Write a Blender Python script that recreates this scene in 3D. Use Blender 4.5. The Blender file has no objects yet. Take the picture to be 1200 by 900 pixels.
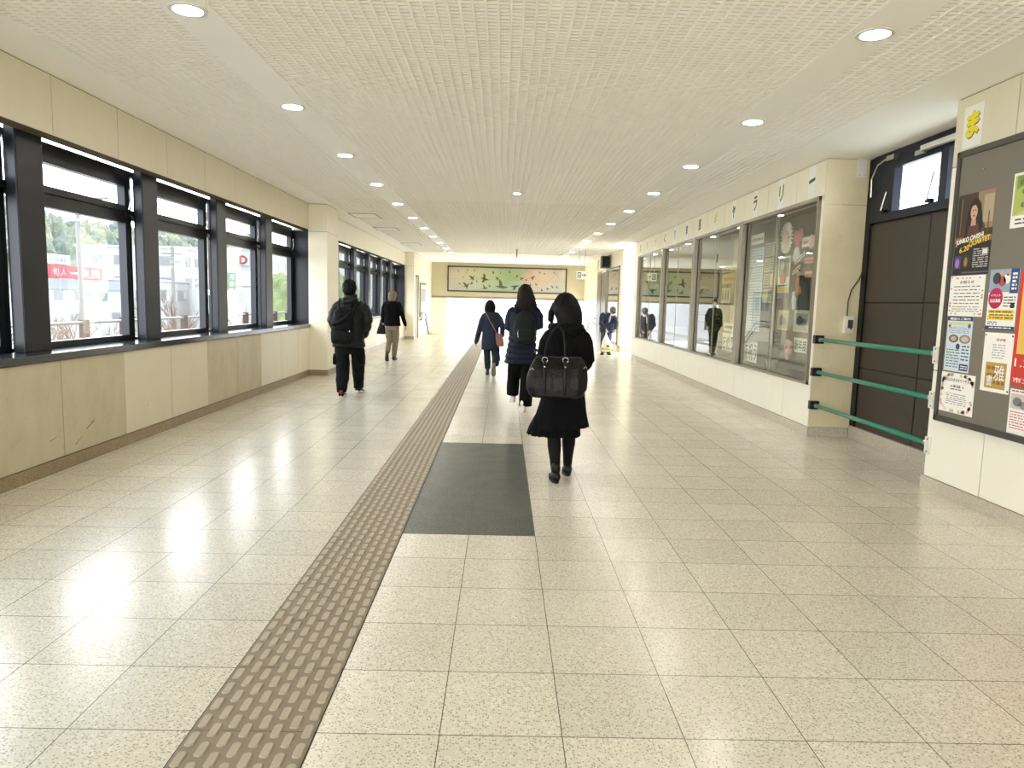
import bpy, math, random
from mathutils import Vector, Matrix, noise
random.seed(7)
SC = bpy.context.scene
COL = SC.collection
PI = math.pi

# ------------------------------------------------------------------ materials
MATS = {}
def S(r, g, b):
    """sRGB 0-255 to linear"""
    def f(c):
        c /= 255.0
        return c / 12.92 if c <= .04045 else ((c + .055) / 1.055) ** 2.4
    return (f(r), f(g), f(b), 1)
def new_mat(name):
    m = bpy.data.materials.new(name); m.use_nodes = True
    nt = m.node_tree
    return m, nt, nt.nodes['Principled BSDF']
def mat(name, col, rough=.5, metal=0., var=.06, scale=9., bump=0., bscale=60., spec=.5, sheen=0.):
    if name in MATS: return MATS[name]
    m, nt, b = new_mat(name)
    tc = nt.nodes.new('ShaderNodeTexCoord')
    n = nt.nodes.new('ShaderNodeTexNoise'); n.inputs['Scale'].default_value = scale; n.inputs['Detail'].default_value = 4
    nt.links.new(tc.outputs['Object'], n.inputs['Vector'])
    r = nt.nodes.new('ShaderNodeMix'); r.data_type = 'RGBA'
    r.inputs[6].default_value = tuple(c * (1 - var) for c in col[:3]) + (1,)
    r.inputs[7].default_value = tuple(min(1, c * (1 + var)) for c in col[:3]) + (1,)
    nt.links.new(n.outputs['Fac'], r.inputs[0])
    nt.links.new(r.outputs[2], b.inputs['Base Color'])
    b.inputs['Roughness'].default_value = rough
    b.inputs['Metallic'].default_value = metal
    b.inputs['Specular IOR Level'].default_value = spec
    if sheen: b.inputs['Sheen Weight'].default_value = sheen
    if bump:
        n2 = nt.nodes.new('ShaderNodeTexNoise'); n2.inputs['Scale'].default_value = bscale; n2.inputs['Detail'].default_value = 5
        nt.links.new(tc.outputs['Object'], n2.inputs['Vector'])
        bp = nt.nodes.new('ShaderNodeBump'); bp.inputs['Strength'].default_value = bump; bp.inputs['Distance'].default_value = .01
        nt.links.new(n2.outputs['Fac'], bp.inputs['Height']); nt.links.new(bp.outputs['Normal'], b.inputs['Normal'])
    MATS[name] = m
    return m
def math_node(nt, op, a, b=None, c=None):
    n = nt.nodes.new('ShaderNodeMath'); n.operation = op
    for i, v in enumerate((a, b, c)):
        if v is None: continue
        if isinstance(v, (int, float)): n.inputs[i].default_value = v
        else: nt.links.new(v, n.inputs[i])
    return n.outputs[0]
def mixc(nt, fac, a, b):
    r = nt.nodes.new('ShaderNodeMix'); r.data_type = 'RGBA'
    for sock, v in ((r.inputs[0], fac), (r.inputs[6], a), (r.inputs[7], b)):
        if isinstance(v, (int, float)): sock.default_value = v
        elif isinstance(v, tuple): sock.default_value = v
        else: nt.links.new(v, sock)
    return r.outputs[2]

TILE = .4
ROW0 = 2.174
def terrazzo(name, base, chip, light, rough, seams=True, seamcol=S(84, 74, 54), chip_amt=.5):
    """polished terrazzo tile: stone chips, slight tint per tile, thin joints on the 0.4 m grid"""
    m, nt, b = new_mat(name)
    tc = nt.nodes.new('ShaderNodeTexCoord')
    sep = nt.nodes.new('ShaderNodeSeparateXYZ'); nt.links.new(tc.outputs['Object'], sep.inputs[0])
    u = math_node(nt, 'DIVIDE', sep.outputs[0], TILE)
    v = math_node(nt, 'DIVIDE', math_node(nt, 'SUBTRACT', sep.outputs[1], ROW0), TILE)
    # chips
    vo = nt.nodes.new('ShaderNodeTexVoronoi'); vo.inputs['Scale'].default_value = 118
    nt.links.new(tc.outputs['Object'], vo.inputs['Vector'])
    vs = nt.nodes.new('ShaderNodeSeparateColor'); nt.links.new(vo.outputs['Color'], vs.inputs[0])
    c1 = math_node(nt, 'MULTIPLY', math_node(nt, 'GREATER_THAN', vs.outputs[0], .56), math_node(nt, 'LESS_THAN', vo.outputs['Distance'], .42))
    c2 = math_node(nt, 'GREATER_THAN', vs.outputs[1], .8)
    n = nt.nodes.new('ShaderNodeTexNoise'); n.inputs['Scale'].default_value = 1.1; n.inputs['Detail'].default_value = 3
    nt.links.new(tc.outputs['Object'], n.inputs['Vector'])
    wn = nt.nodes.new('ShaderNodeTexWhiteNoise'); wn.noise_dimensions = '2D'
    cb = nt.nodes.new('ShaderNodeCombineXYZ')
    nt.links.new(math_node(nt, 'FLOOR', u), cb.inputs[0]); nt.links.new(math_node(nt, 'FLOOR', v), cb.inputs[1])
    nt.links.new(cb.outputs[0], wn.inputs['Vector'])
    col = mixc(nt, math_node(nt, 'MULTIPLY', c2, .55), base, light)
    col = mixc(nt, math_node(nt, 'MULTIPLY', c1, chip_amt), col, chip)
    tint = math_node(nt, 'MULTIPLY_ADD', wn.outputs['Value'], .10, math_node(nt, 'MULTIPLY_ADD', n.outputs['Fac'], .12, .86))
    hsv = nt.nodes.new('ShaderNodeHueSaturation'); nt.links.new(col, hsv.inputs['Color']); nt.links.new(tint, hsv.inputs['Value'])
    col = hsv.outputs['Color']
    if seams:
        def edge(t, w):
            f = math_node(nt, 'FRACT', t)
            d = math_node(nt, 'MINIMUM', f, math_node(nt, 'SUBTRACT', 1, f))
            return math_node(nt, 'LESS_THAN', d, w)
        e = math_node(nt, 'MAXIMUM', edge(u, .0042), edge(v, .0046))
        col = mixc(nt, math_node(nt, 'MULTIPLY', e, .95), col, seamcol)
    nt.links.new(col, b.inputs['Base Color'])
    b.inputs['Roughness'].default_value = rough
    n3 = nt.nodes.new('ShaderNodeTexNoise'); n3.inputs['Scale'].default_value = 5
    nt.links.new(tc.outputs['Object'], n3.inputs['Vector'])
    nt.links.new(math_node(nt, 'MULTIPLY_ADD', n3.outputs['Fac'], .14, rough - .07), b.inputs['Roughness'])
    b.inputs['IOR'].default_value = 1.55
    MATS[name] = m
    return m
FLOOR = terrazzo('floor_terrazzo', S(226, 219, 202), S(136, 121, 95), S(246, 242, 230), .225, chip_amt=.6)
DARKT = terrazzo('dark_terrazzo', S(74, 77, 71), S(44, 46, 45), S(112, 114, 107), .34, seamcol=S(40, 42, 40), chip_amt=.8)
SKIRT = terrazzo('skirting_terrazzo', S(192, 183, 167), S(126, 114, 98), S(214, 206, 192), .35, seams=False, chip_amt=.8)
SKIRTD = terrazzo('worn_skirting_terrazzo', S(150, 132, 98), S(90, 74, 52), S(176, 160, 128), .4, seams=False, chip_amt=.8)

def panel_mat(name, base, stain, amt, rough=.45):
    m, nt, b = new_mat(name)
    tc = nt.nodes.new('ShaderNodeTexCoord')
    mp = nt.nodes.new('ShaderNodeMapping'); mp.inputs['Scale'].default_value = (1, 1.6, .8)
    nt.links.new(tc.outputs['Object'], mp.inputs['Vector'])
    n = nt.nodes.new('ShaderNodeTexNoise'); n.inputs['Scale'].default_value = 3.2; n.inputs['Detail'].default_value = 6; n.inputs['Roughness'].default_value = .65
    nt.links.new(mp.outputs[0], n.inputs['Vector'])
    n2 = nt.nodes.new('ShaderNodeTexNoise'); n2.inputs['Scale'].default_value = 26; n2.inputs['Detail'].default_value = 6
    nt.links.new(tc.outputs['Object'], n2.inputs['Vector'])
    f = math_node(nt, 'MULTIPLY', math_node(nt, 'POWER', n.outputs['Fac'], 2.0), amt)
    col = mixc(nt, f, base, stain)
    sp = math_node(nt, 'MULTIPLY', math_node(nt, 'GREATER_THAN', n2.outputs['Fac'], .69), amt * .5)
    col = mixc(nt, sp, col, stain)
    nt.links.new(col, b.inputs['Base Color'])
    b.inputs['Roughness'].default_value = rough
    MATS[name] = m
    return m
PANEL = panel_mat('cream_panel', S(224, 215, 190), S(200, 188, 156), .5)
PANELB = panel_mat('cream_panel_pale', S(238, 232, 212), S(218, 208, 180), .5)
PANELC = panel_mat('cream_panel_grubby', S(206, 196, 166), S(160, 146, 114), .9)
PANELW = panel_mat('white_panel', S(246, 243, 230), S(222, 216, 196), .4)
COLM = panel_mat('column_paint', S(240, 233, 210), S(216, 204, 172), .5)
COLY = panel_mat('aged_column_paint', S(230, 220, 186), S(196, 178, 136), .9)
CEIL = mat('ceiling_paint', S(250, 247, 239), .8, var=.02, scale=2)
JOINT = mat('panel_joint', S(92, 78, 54), .8)
DMETAL = mat('dark_bronze_metal', S(50, 51, 56), .34, .7, var=.1, scale=4)
SILLM = mat('sill_metal', S(92, 94, 100), .15, .8, var=.08, scale=3)
BLACKM = mat('black_metal', S(24, 24, 26), .4, .6)
ALU = mat('bronze_aluminium', S(140, 132, 116), .34, .7, var=.05)
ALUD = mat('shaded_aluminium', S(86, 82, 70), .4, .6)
STEEL = mat('steel', S(190, 190, 188), .25, .9)
WHITEP = mat('white_plastic', S(232, 230, 222), .4)
WHITEM = mat('white_metal', S(224, 222, 214), .35, .2)
GREEN = mat('green_pipe_paint', S(38, 128, 104), .32, var=.08)
BROWN = mat('brown_shutter', S(56, 46, 37), .5, var=.14, scale=2.2)
BROWND = mat('brown_shutter_groove', S(34, 28, 22), .6)
TACT = mat('tactile_tile', S(140, 127, 108), .5, var=.1, scale=40, bump=.06, bscale=240)
TACTB = mat('tactile_bar', S(176, 163, 143), .42, var=.12, scale=40, bump=.05, bscale=240)
TACTJ = mat('tactile_joint', S(52, 44, 34), .8)
PAPER = mat('paper', S(240, 238, 230), .6, var=.02)
BOARD = mat('board_felt', S(122, 116, 104), .9, var=.05, scale=60)
CASEB = mat('case_backing', S(142, 138, 122), .85, var=.05, scale=3)
CASEF = mat('case_floor', S(150, 146, 132), .6)
INK = mat('black_ink', S(26, 26, 28), .6)
def flat(r, g, b, rough=.6):
    return mat('print_%d_%d_%d' % (r, g, b), S(r, g, b), rough, var=.03)
def glass(name, tint=(1, 1, 1, 1), gain=1.7):
    m = bpy.data.materials.new(name); m.use_nodes = True
    nt = m.node_tree; nt.nodes.remove(nt.nodes['Principled BSDF'])
    out = nt.nodes['Material Output']
    t = nt.nodes.new('ShaderNodeBsdfTransparent'); t.inputs['Color'].default_value = tint
    g = nt.nodes.new('ShaderNodeBsdfGlossy'); g.inputs['Roughness'].default_value = 0.0
    fr = nt.nodes.new('ShaderNodeFresnel'); fr.inputs['IOR'].default_value = 1.5
    ge = nt.nodes.new('ShaderNodeNewGeometry')
    f = math_node(nt, 'MULTIPLY', math_node(nt, 'MULTIPLY', fr.outputs[0], gain), math_node(nt, 'SUBTRACT', 1, ge.outputs['Backfacing']))
    f = math_node(nt, 'MINIMUM', f, 1.0)
    mx = nt.nodes.new('ShaderNodeMixShader')
    nt.links.new(f, mx.inputs[0]); nt.links.new(t.outputs[0], mx.inputs[1]); nt.links.new(g.outputs[0], mx.inputs[2])
    nt.links.new(mx.outputs[0], out.inputs['Surface'])
    MATS[name] = m
    return m
GLASS = glass('clear_glass', (.97, .98, .98, 1))
GLASSD = glass('display_glass', (.9, .93, .9, 1), 2.0)
def emit(name, col, s):
    m = bpy.data.materials.new(name); m.use_nodes = True
    nt = m.node_tree; nt.nodes.remove(nt.nodes['Principled BSDF'])
    e = nt.nodes.new('ShaderNodeEmission'); e.inputs[0].default_value = col; e.inputs[1].default_value = s
    nt.links.new(e.outputs[0], nt.nodes['Material Output'].inputs['Surface'])
    MATS[name] = m
    return m
LAMP = emit('lamp_lens_glow', (1, .965, .92, 1), 85)

# ------------------------------------------------------------------ mesh builder
class MB:
    def __init__(s): s.v = []; s.f = []; s.m = []; s.mi = 0; s.mats = []
    def use(s, m):
        if m not in s.mats: s.mats.append(m)
        s.mi = s.mats.index(m); return s
    def add(s, vs, fs):
        b = len(s.v); s.v.extend(tuple(p) for p in vs)
        s.f.extend(tuple(b + i for i in f) for f in fs); s.m.extend([s.mi] * len(fs))
    def box(s, x0, x1, y0, y1, z0, z1):
        if x0 > x1: x0, x1 = x1, x0
        if y0 > y1: y0, y1 = y1, y0
        if z0 > z1: z0, z1 = z1, z0
        s.add([(x0, y0, z0), (x1, y0, z0), (x1, y1, z0), (x0, y1, z0), (x0, y0, z1), (x1, y0, z1), (x1, y1, z1), (x0, y1, z1)],
              [(0, 3, 2, 1), (4, 5, 6, 7), (0, 1, 5, 4), (1, 2, 6, 5), (2, 3, 7, 6), (3, 0, 4, 7)])
        return s
    def bbox(s, x0, x1, y0, y1, z0, z1, r=.01, n=3):
        """box with rounded vertical edges and chamfered top and bottom"""
        pts = []
        for cx, cy, a0 in ((x1 - r, y1 - r, 0), (x0 + r, y1 - r, 90), (x0 + r, y0 + r, 180), (x1 - r, y0 + r, 270)):
            for k in range(n + 1):
                a = math.radians(a0 + 90 * k / n); pts.append((cx, cy, math.cos(a), math.sin(a)))
        rings = []
        c = r * .5
        for z, q in ((z0, r - c), (z0 + c, r), (z1 - c, r), (z1, r - c)):
            rings.append([(px + q * ca, py + q * sa, z) for px, py, ca, sa in pts])
        s.rings(rings); return s
    def rings(s, rings, cap=True, closed=True):
        n = len(rings[0]); vs = [p for r in rings for p in r]; fs = []
        for i in range(len(rings) - 1):
            for k in range(n if closed else n - 1):
                a = i * n + k; b = i * n + (k + 1) % n
                fs.append((a, b, b + n, a + n))
        if cap:
            fs.append(tuple(reversed(range(n)))); fs.append(tuple((len(rings) - 1) * n + k for k in range(n)))
        s.add(vs, fs); return s
    def loft(s, rows, n=28, ex=2.0):
        """horizontal elliptical rings: (cx, cy, z, rx, ry) from top to bottom or bottom to top"""
        rows = sorted(rows, key=lambda r: r[2])
        out = []
        for r in rows:
            cx, cy, z, rx, ry = r[:5]
            ring = []
            for k in range(n):
                a = 2 * PI * k / n; ca, sa = math.cos(a), math.sin(a)
                ring.append((cx + rx * math.copysign(abs(ca) ** (2 / ex), ca), cy + ry * math.copysign(abs(sa) ** (2 / ex), sa), z + (r[5] * ca if len(r) > 5 else 0)))
            out.append(ring)
        s.rings(out); return s
    def tube(s, pts, rad, n=14, round_ends=True, flatten=1., up=(0, 0, 1)):
        pts = [Vector(p) for p in pts]
        if isinstance(rad, (int, float)): rad = [rad] * len(pts)
        P, Rr = list(pts), list(rad)
        if round_ends:
            d0 = (pts[0] - pts[1]).normalized(); d1 = (pts[-1] - pts[-2]).normalized()
            P = [pts[0] + d0 * rad[0] * .95, pts[0] + d0 * rad[0] * .72] + P + [pts[-1] + d1 * rad[-1] * .72, pts[-1] + d1 * rad[-1] * .95]
            Rr = [rad[0] * .3, rad[0] * .7] + Rr + [rad[-1] * .7, rad[-1] * .3]
        rings = []; x = None
        for i, p in enumerate(P):
            a = P[max(0, i - 1)]; c = P[min(len(P) - 1, i + 1)]
            t = (c - a).normalized()
            if x is None:
                x = Vector(up).cross(t)
                if x.length < .05: x = Vector((1, 0, 0)).cross(t)
                if x.length < .05: x = Vector((0, 1, 0)).cross(t)
                x.normalize()
            else:
                x = (x - t * x.dot(t)).normalized()
            y = t.cross(x)
            rings.append([tuple(p + x * (Rr[i] * math.cos(2 * PI * k / n)) + y * (Rr[i] * flatten * math.sin(2 * PI * k / n))) for k in range(n)])
        s.rings(rings); return s
    def ell(s, c, r, M=None, nu=18, nv=12):
        rings = []
        for j in range(1, nv):
            b = -PI / 2 + PI * j / nv
            ring = []
            for k in range(nu):
                a = 2 * PI * k / nu
                p = Vector((r[0] * math.cos(b) * math.cos(a), r[1] * math.cos(b) * math.sin(a), r[2] * math.sin(b)))
                if M is not None: p = M @ p
                ring.append(tuple(Vector(c) + p))
            rings.append(ring)
        s.rings(rings); return s
    def disc(s, c, r, n=24, normal='z', h=0.004):
        rings = []
        for q in (-h / 2, h / 2):
            ring = []
            for k in range(n):
                a = 2 * PI * k / n
                o = (r * math.cos(a), r * math.sin(a))
                ring.append((c[0] + o[0], c[1] + o[1], c[2] + q) if normal == 'z' else (c[0] + q, c[1] + o[0], c[2] + o[1]) if normal == 'x' else (c[0] + o[0], c[1] - q, c[2] + o[1]))
            rings.append(ring)
        s.rings(rings); return s
    def annulus(s, c, r0, r1, z0, z1, n=28):
        vs = []; fs = []
        for k in range(n):
            a = 2 * PI * k / n; ca, sa = math.cos(a), math.sin(a)
            for r, z in ((r0, z0), (r1, z0), (r1, z1), (r0, z1)): vs.append((c[0] + r * ca, c[1] + r * sa, z))
        for k in range(n):
            a = k * 4; b = ((k + 1) % n) * 4
            for q in range(4):
                fs.append((a + q, a + (q + 1) % 4, b + (q + 1) % 4, b + q))
        s.add(vs, fs); return s
    def scale(s, k): s.v = [tuple(c * k for c in p) for p in s.v]; return s
    def mesh(s, name, origin=(0, 0, 0), smooth=False):
        me = bpy.data.meshes.new(name)
        o = origin
        me.from_pydata([(p[0] - o[0], p[1] - o[1], p[2] - o[2]) for p in s.v], [], s.f)
        for m in s.mats: me.materials.append(m)
        me.polygons.foreach_set('material_index', s.m)
        if smooth: me.polygons.foreach_set('use_smooth', [True] * len(s.f))
        me.update()
        return me
    def build(s, name, m=None, parent=None, origin=None, smooth=False):
        if not s.mats:
            s.mats = [m]; s.m = [0] * len(s.f)
        par_o = Vector(parent.location) if parent is not None and origin is None else Vector((0, 0, 0))
        if parent is not None:
            q = parent.parent
            while q is not None: par_o = par_o + q.location; q = q.parent
        org = Vector(origin) if origin is not None and parent is None else par_o
        me = s.mesh(name, org, smooth)
        ob = bpy.data.objects.new(name, me); COL.objects.link(ob)
        if parent is not None: ob.parent = parent
        elif origin is not None: ob.location = origin
        return ob
def tag(o, label, cat, group=None, kind=None):
    o['label'] = label; o['category'] = cat
    if group: o['group'] = group
    if kind: o['kind'] = kind
    return o
def thing(name, label, cat, loc=(0, 0, 0), rotz=0, group=None, kind=None):
    o = bpy.data.objects.new(name, None); COL.objects.link(o)
    o.location = loc; o.rotation_euler = (0, 0, rotz); o.empty_display_size = .1
    return tag(o, label, cat, group, kind)
def bake(mb, name, material, voxel=.008, smooth=4, parent=None, disp=None):
    """weld overlapping closed lofts into ONE continuous surface"""
    me = mb.mesh(name + '_raw')
    ob = bpy.data.objects.new('raw', me); COL.objects.link(ob)
    r = ob.modifiers.new('r', 'REMESH'); r.mode = 'VOXEL'; r.voxel_size = voxel; r.use_smooth_shade = True
    if smooth:
        sm = ob.modifiers.new('s', 'SMOOTH'); sm.factor = .5; sm.iterations = smooth
    dg = bpy.context.evaluated_depsgraph_get(); dg.update()
    out = bpy.data.meshes.new_from_object(ob.evaluated_get(dg))
    bpy.data.objects.remove(ob); bpy.data.meshes.remove(me)
    out.name = name
    if disp:
        nrm = [v.normal.copy() for v in out.vertices]
        for v, n in zip(out.vertices, nrm): v.co += n * disp(v.co, n)
    out.materials.clear(); out.materials.append(material)
    out.polygons.foreach_set('use_smooth', [True] * len(out.polygons))
    out.update()
    o = bpy.data.objects.new(name, out); COL.objects.link(o)
    if parent is not None: o.parent = parent
    return o
TXT = {}
def text_mesh(body):
    """lettering outline as flat mesh data, unit box"""
    if body not in TXT:
        c = bpy.data.curves.new('t', 'FONT'); c.body = body; c.resolution_u = 3
        o = bpy.data.objects.new('t', c); COL.objects.link(o)
        dg = bpy.context.evaluated_depsgraph_get(); dg.update()
        me = bpy.data.meshes.new_from_object(o.evaluated_get(dg))
        vs = [(v.co.x, v.co.y) for v in me.vertices]; fs = [tuple(p.vertices) for p in me.polygons]
        bpy.data.objects.remove(o); bpy.data.curves.remove(c); bpy.data.meshes.remove(me)
        x0 = min(p[0] for p in vs); x1 = max(p[0] for p in vs); y0 = min(p[1] for p in vs); y1 = max(p[1] for p in vs)
        TXT[body] = ([((x - x0) / max(1e-6, x1 - x0), (y - y0) / max(1e-6, y1 - y0)) for x, y in vs], fs)
    return TXT[body]
def put_text(mb, body, u0, v0, w, h, d, mp, shear=0., rise=0., bold=0.):
    vs, fs = text_mesh(body)
    n = [(0, 0)] if not bold else [(0, 0), (bold, 0), (-bold, 0), (0, bold), (0, -bold)]
    for i, (a, b) in enumerate(n):
        mb.add([mp(u0 + a + x * w + y * shear, v0 + b + y * h + x * rise, d + i * .00004) for x, y in vs], fs)

# ------------------------------------------------------------------ setting: floor and tactile strip
def struct(o, label, cat): return tag(o, label, cat, kind='structure')
XL, XR = -2.86, 4.0
CZ = 3.01
YB = -8.0
mb = MB(); mb.box(-3.3, 5.6, YB, 29.0, -.25, 0); mb.box(-2.5, 4.2, 29.0, 29.3, -.25, -.0)
struct(mb.build('floor', FLOOR), 'polished cream terrazzo tile floor of the passage', 'floor')

mb = MB(); mb.use(TACTJ).box(-.404, .002, -2.2, 28.98, .0003, .0016)
mb.use(TACT)
j = 0
y = ROW0 - 11 * TILE
while y < 28.6:
    mb.box(-.4, 0 - .002, y + .002, y + TILE - .002, .0005, .003); y += TILE
mb.use(TACTB)
y0 = ROW0 - 11 * TILE
ny = int((28.9 - y0) / .05)
for c in range(8):
    xc = -.375 + .05 * c
    for k in range(ny // 2):
        yc = y0 + .05 + k * .1 + (.05 if c % 2 else 0)
        rr = []
        for z, gx, gy in ((.003, .0155, .037), (.0075, .0125, .034)):
            ch = .008
            rr.append([(xc + a, yc + b, z) for a, b in ((gx, -gy + ch), (gx, gy - ch), (gx - ch, gy), (-gx + ch, gy), (-gx, gy - ch), (-gx, -gy + ch), (-gx + ch, -gy), (gx - ch, -gy))])
        mb.rings(rr)
tag(mb.build('tactile_paving'), 'brown tactile guide strip of raised oblong bars running down the passage floor', 'tactile paving')
mb = MB(); mb.box(.003, .797, ROW0 + 5 * TILE + .002, ROW0 + 12 * TILE - .002, .0004, .0016)
tag(mb.build('floor_inlay', DARKT), 'dark grey terrazzo rectangle set in the floor beside the tactile strip', 'floor inlay')

# ------------------------------------------------------------------ ceiling
CELL = mat('ceiling_cell_shade', S(220, 212, 196), .9, var=.02, scale=2)  # groove shade put into the colour: recesses darker than the ribs
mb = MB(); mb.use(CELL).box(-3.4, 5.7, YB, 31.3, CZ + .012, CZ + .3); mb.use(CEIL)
# plain bands flush, waffle fields between them
BANDS = [(-3.4, -2.42), (-1.41, -1.11), (2.55, 2.86), (3.52, 5.7)]
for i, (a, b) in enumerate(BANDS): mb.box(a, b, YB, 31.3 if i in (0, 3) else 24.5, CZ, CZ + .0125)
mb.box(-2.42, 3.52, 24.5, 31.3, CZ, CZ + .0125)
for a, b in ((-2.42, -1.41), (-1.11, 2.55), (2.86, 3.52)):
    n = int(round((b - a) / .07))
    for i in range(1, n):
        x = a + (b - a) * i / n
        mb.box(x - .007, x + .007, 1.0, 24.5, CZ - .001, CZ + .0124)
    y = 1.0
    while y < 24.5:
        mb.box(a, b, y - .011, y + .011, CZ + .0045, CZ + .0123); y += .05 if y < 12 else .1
struct(mb.build('ceiling'), 'pale ceiling of ribbed acoustic boards with plain bands for the lamps', 'ceiling')

# ------------------------------------------------------------------ left wall
def panels(mb, axis, fixed, thick, joints, z0, z1, mats, gap=.0045):
    """cladding panels with open joints over a dark backing; front face at `fixed`"""
    for i in range(len(joints) - 1):
        a, b = joints[i] + gap, joints[i + 1] - gap
        mb.use(mats[i % len(mats)])
        if axis == 'y': mb.box(fixed, fixed + thick, a, b, z0 + gap, z1 - gap)
        else: mb.box(a, b, fixed, fixed + thick, z0 + gap, z1 - gap)
def jts(a, b, ph, st=.925):
    k = math.ceil((a - ph) / st + .02); out = [a]
    while ph + k * st < b - .03: out.append(ph + k * st); k += 1
    return out + [b]
mb = MB(); mb.use(JOINT).box(-3.3, XL - .012, YB, 12.76, 0, .86); mb.box(-3.02, XL - .012, YB, 12.97, 2.568, CZ); mb.box(-3.3, -3.02, YB, 12.97, 2.72, CZ)
jl = jts(YB, 12.76, 5.58)
tints = []
for i in range(len(jl) - 1):
    c = (jl[i] + jl[i + 1]) / 2
    tints.append(PANELC if c < 6.5 or 8.4 < c < 10.2 else PANELB if c > 10.2 else PANEL)
panels(mb, 'y', XL, -.013, jl, .1, .862, tints)
ju = jts(YB, 12.97, 5.62)
panels(mb, 'y', XL, -.013, ju, 2.562, CZ - .004, [PANEL])
# second window run and the far length of wall
mb.use(JOINT).box(-3.3, XL - .012, 13.6, 25.06, 0, .86); mb.box(-3.02, XL - .012, 13.625, 25.055, 2.568, CZ); mb.box(-3.3, -3.02, 13.625, 25.055, 2.72, CZ)
panels(mb, 'y', XL, -.013, jts(13.6, 25.06, 5.58), .1, .862, [PANELB, PANELW, PANELB])
panels(mb, 'y', XL, -.013, jts(13.6, 25.06, 5.62), 2.562, CZ - .004, [PANELB])
SCUFF = mat('scuff_mark', S(112, 96, 66), .8)
mb.use(SCUFF)
for (y, z, dy, dz, w_) in ((4.95, .56, .01, .07, .006), (5.02, .57, .012, .06, .006), (5.88, .26, .12, .05, .007), (5.95, .30, .06, .03, .005), (5.72, .16, .10, .05, .005), (5.40, .25, .09, .02, .004), (6.9, .3, .02, .03, .006), (4.7, .2, .05, .01, .004)):
    q = [(y, z), (y + dy, z + dz), (y + dy + .003, z + dz + w_), (y, z + w_ * 1.4)]
    mb.add([(XL + .0006, a, b) for a, b in q], [(0, 1, 2, 3)])
struct(mb.build('wall_left'), 'cream panelled wall below and above the long row of windows', 'wall')
mb = MB()
mb.use(JOINT).box(-3.3, -2.54, 25.6, 31.2, 0, CZ)
panels(mb, 'y', -2.527, -.013, [25.5, 26.15], 2.25, CZ - .004, [PANELB])
panels(mb, 'y', -2.527, -.013, [26.15, 27.4, 28.7, 31.0], 2.25, CZ - .004, [PANELB])
panels(mb, 'y', -2.527, -.013, [26.25, 27.4, 28.7, 31.0], .1, 2.25, [PANELB])
mb.use(PANELB).box(-3.3, -2.53, 31.0, 31.25, -2.5, CZ)
struct(mb.build('wall_left_far'), 'cream wall beyond the windows where the stair handrail starts', 'wall')
# end jambs of the window recesses
mb = MB(); mb.use(DMETAL).box(-3.28, XL - .001, 12.905, 12.975, .92, 2.56)
mb.box(-3.28, XL - .001, 13.62, 13.68, .92, 2.56); mb.box(-3.28, XL - .001, 24.96, 25.04, .92, 2.56)
struct(mb.build('trim_1'), 'dark metal jambs at the ends of the window recesses', 'window trim')

def column(name, x0, x1, y0, y1, zs, m, label, x_in):
    mb = MB()
    mb.use(JOINT).box(x0 + .006, x1 - .006, y0 + .006, y1 - .006, 0, CZ)
    for za, zb in zip(zs[:-1], zs[1:]): mb.use(m).box(x0, x1, y0, y1, za + .003, zb - .003)
    return struct(mb.build(name), label, 'column')
column('column', -3.3, -2.54, 12.98, 13.62, (.1, 2.535, CZ - .004), COLM, 'cream column between the two window runs, behind the person with the backpack', XL)
mb = MB(); mb.use(JOINT).box(-2.87, -2.545, 12.755, 12.99, .0, CZ); 
for za, zb in ((.1, 2.535), (2.535, CZ - .004)): mb.use(COLM).box(-2.868, -2.54, 12.75, 12.985, za + .003, zb - .003)
struct(mb.build('column_facing'), 'cream column facing standing proud at the end of the first window run', 'column')
column('column_far', -3.3, -2.54, 25.06, 25.5, (.1, 2.535, CZ - .004), COLM, 'cream column at the far end of the second window run', XL)
# skirtings
mb = MB()
mb.use(SKIRTD).box(-2.9, XL + .012, YB, 12.74, 0, .1); mb.box(-2.9, -2.528, 12.738, 13.6, 0, .1)
mb.use(SKIRT).box(-2.9, XL + .012, 13.6, 25.05, 0, .1); mb.box(-2.9, -2.528, 25.048, 25.51, 0, .1); mb.box(-2.6, -2.515, 26.25, 31.0, 0, .1)
struct(mb.build('baseboard_left'), 'low brown terrazzo skirting along the window wall', 'skirting')
# sills
for nm, a, b, lab in (('trim_2', YB, 12.9, 'dark polished metal sill under the first window run'), ('trim_3', 13.68, 24.96, 'dark metal sill under the second window run')):
    mb = MB(); mb.use(SILLM).bbox(-3.28, XL + .022, a, b, .865, .922, .008, 2)
    struct(mb.build(nm), lab, 'window sill')

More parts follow.
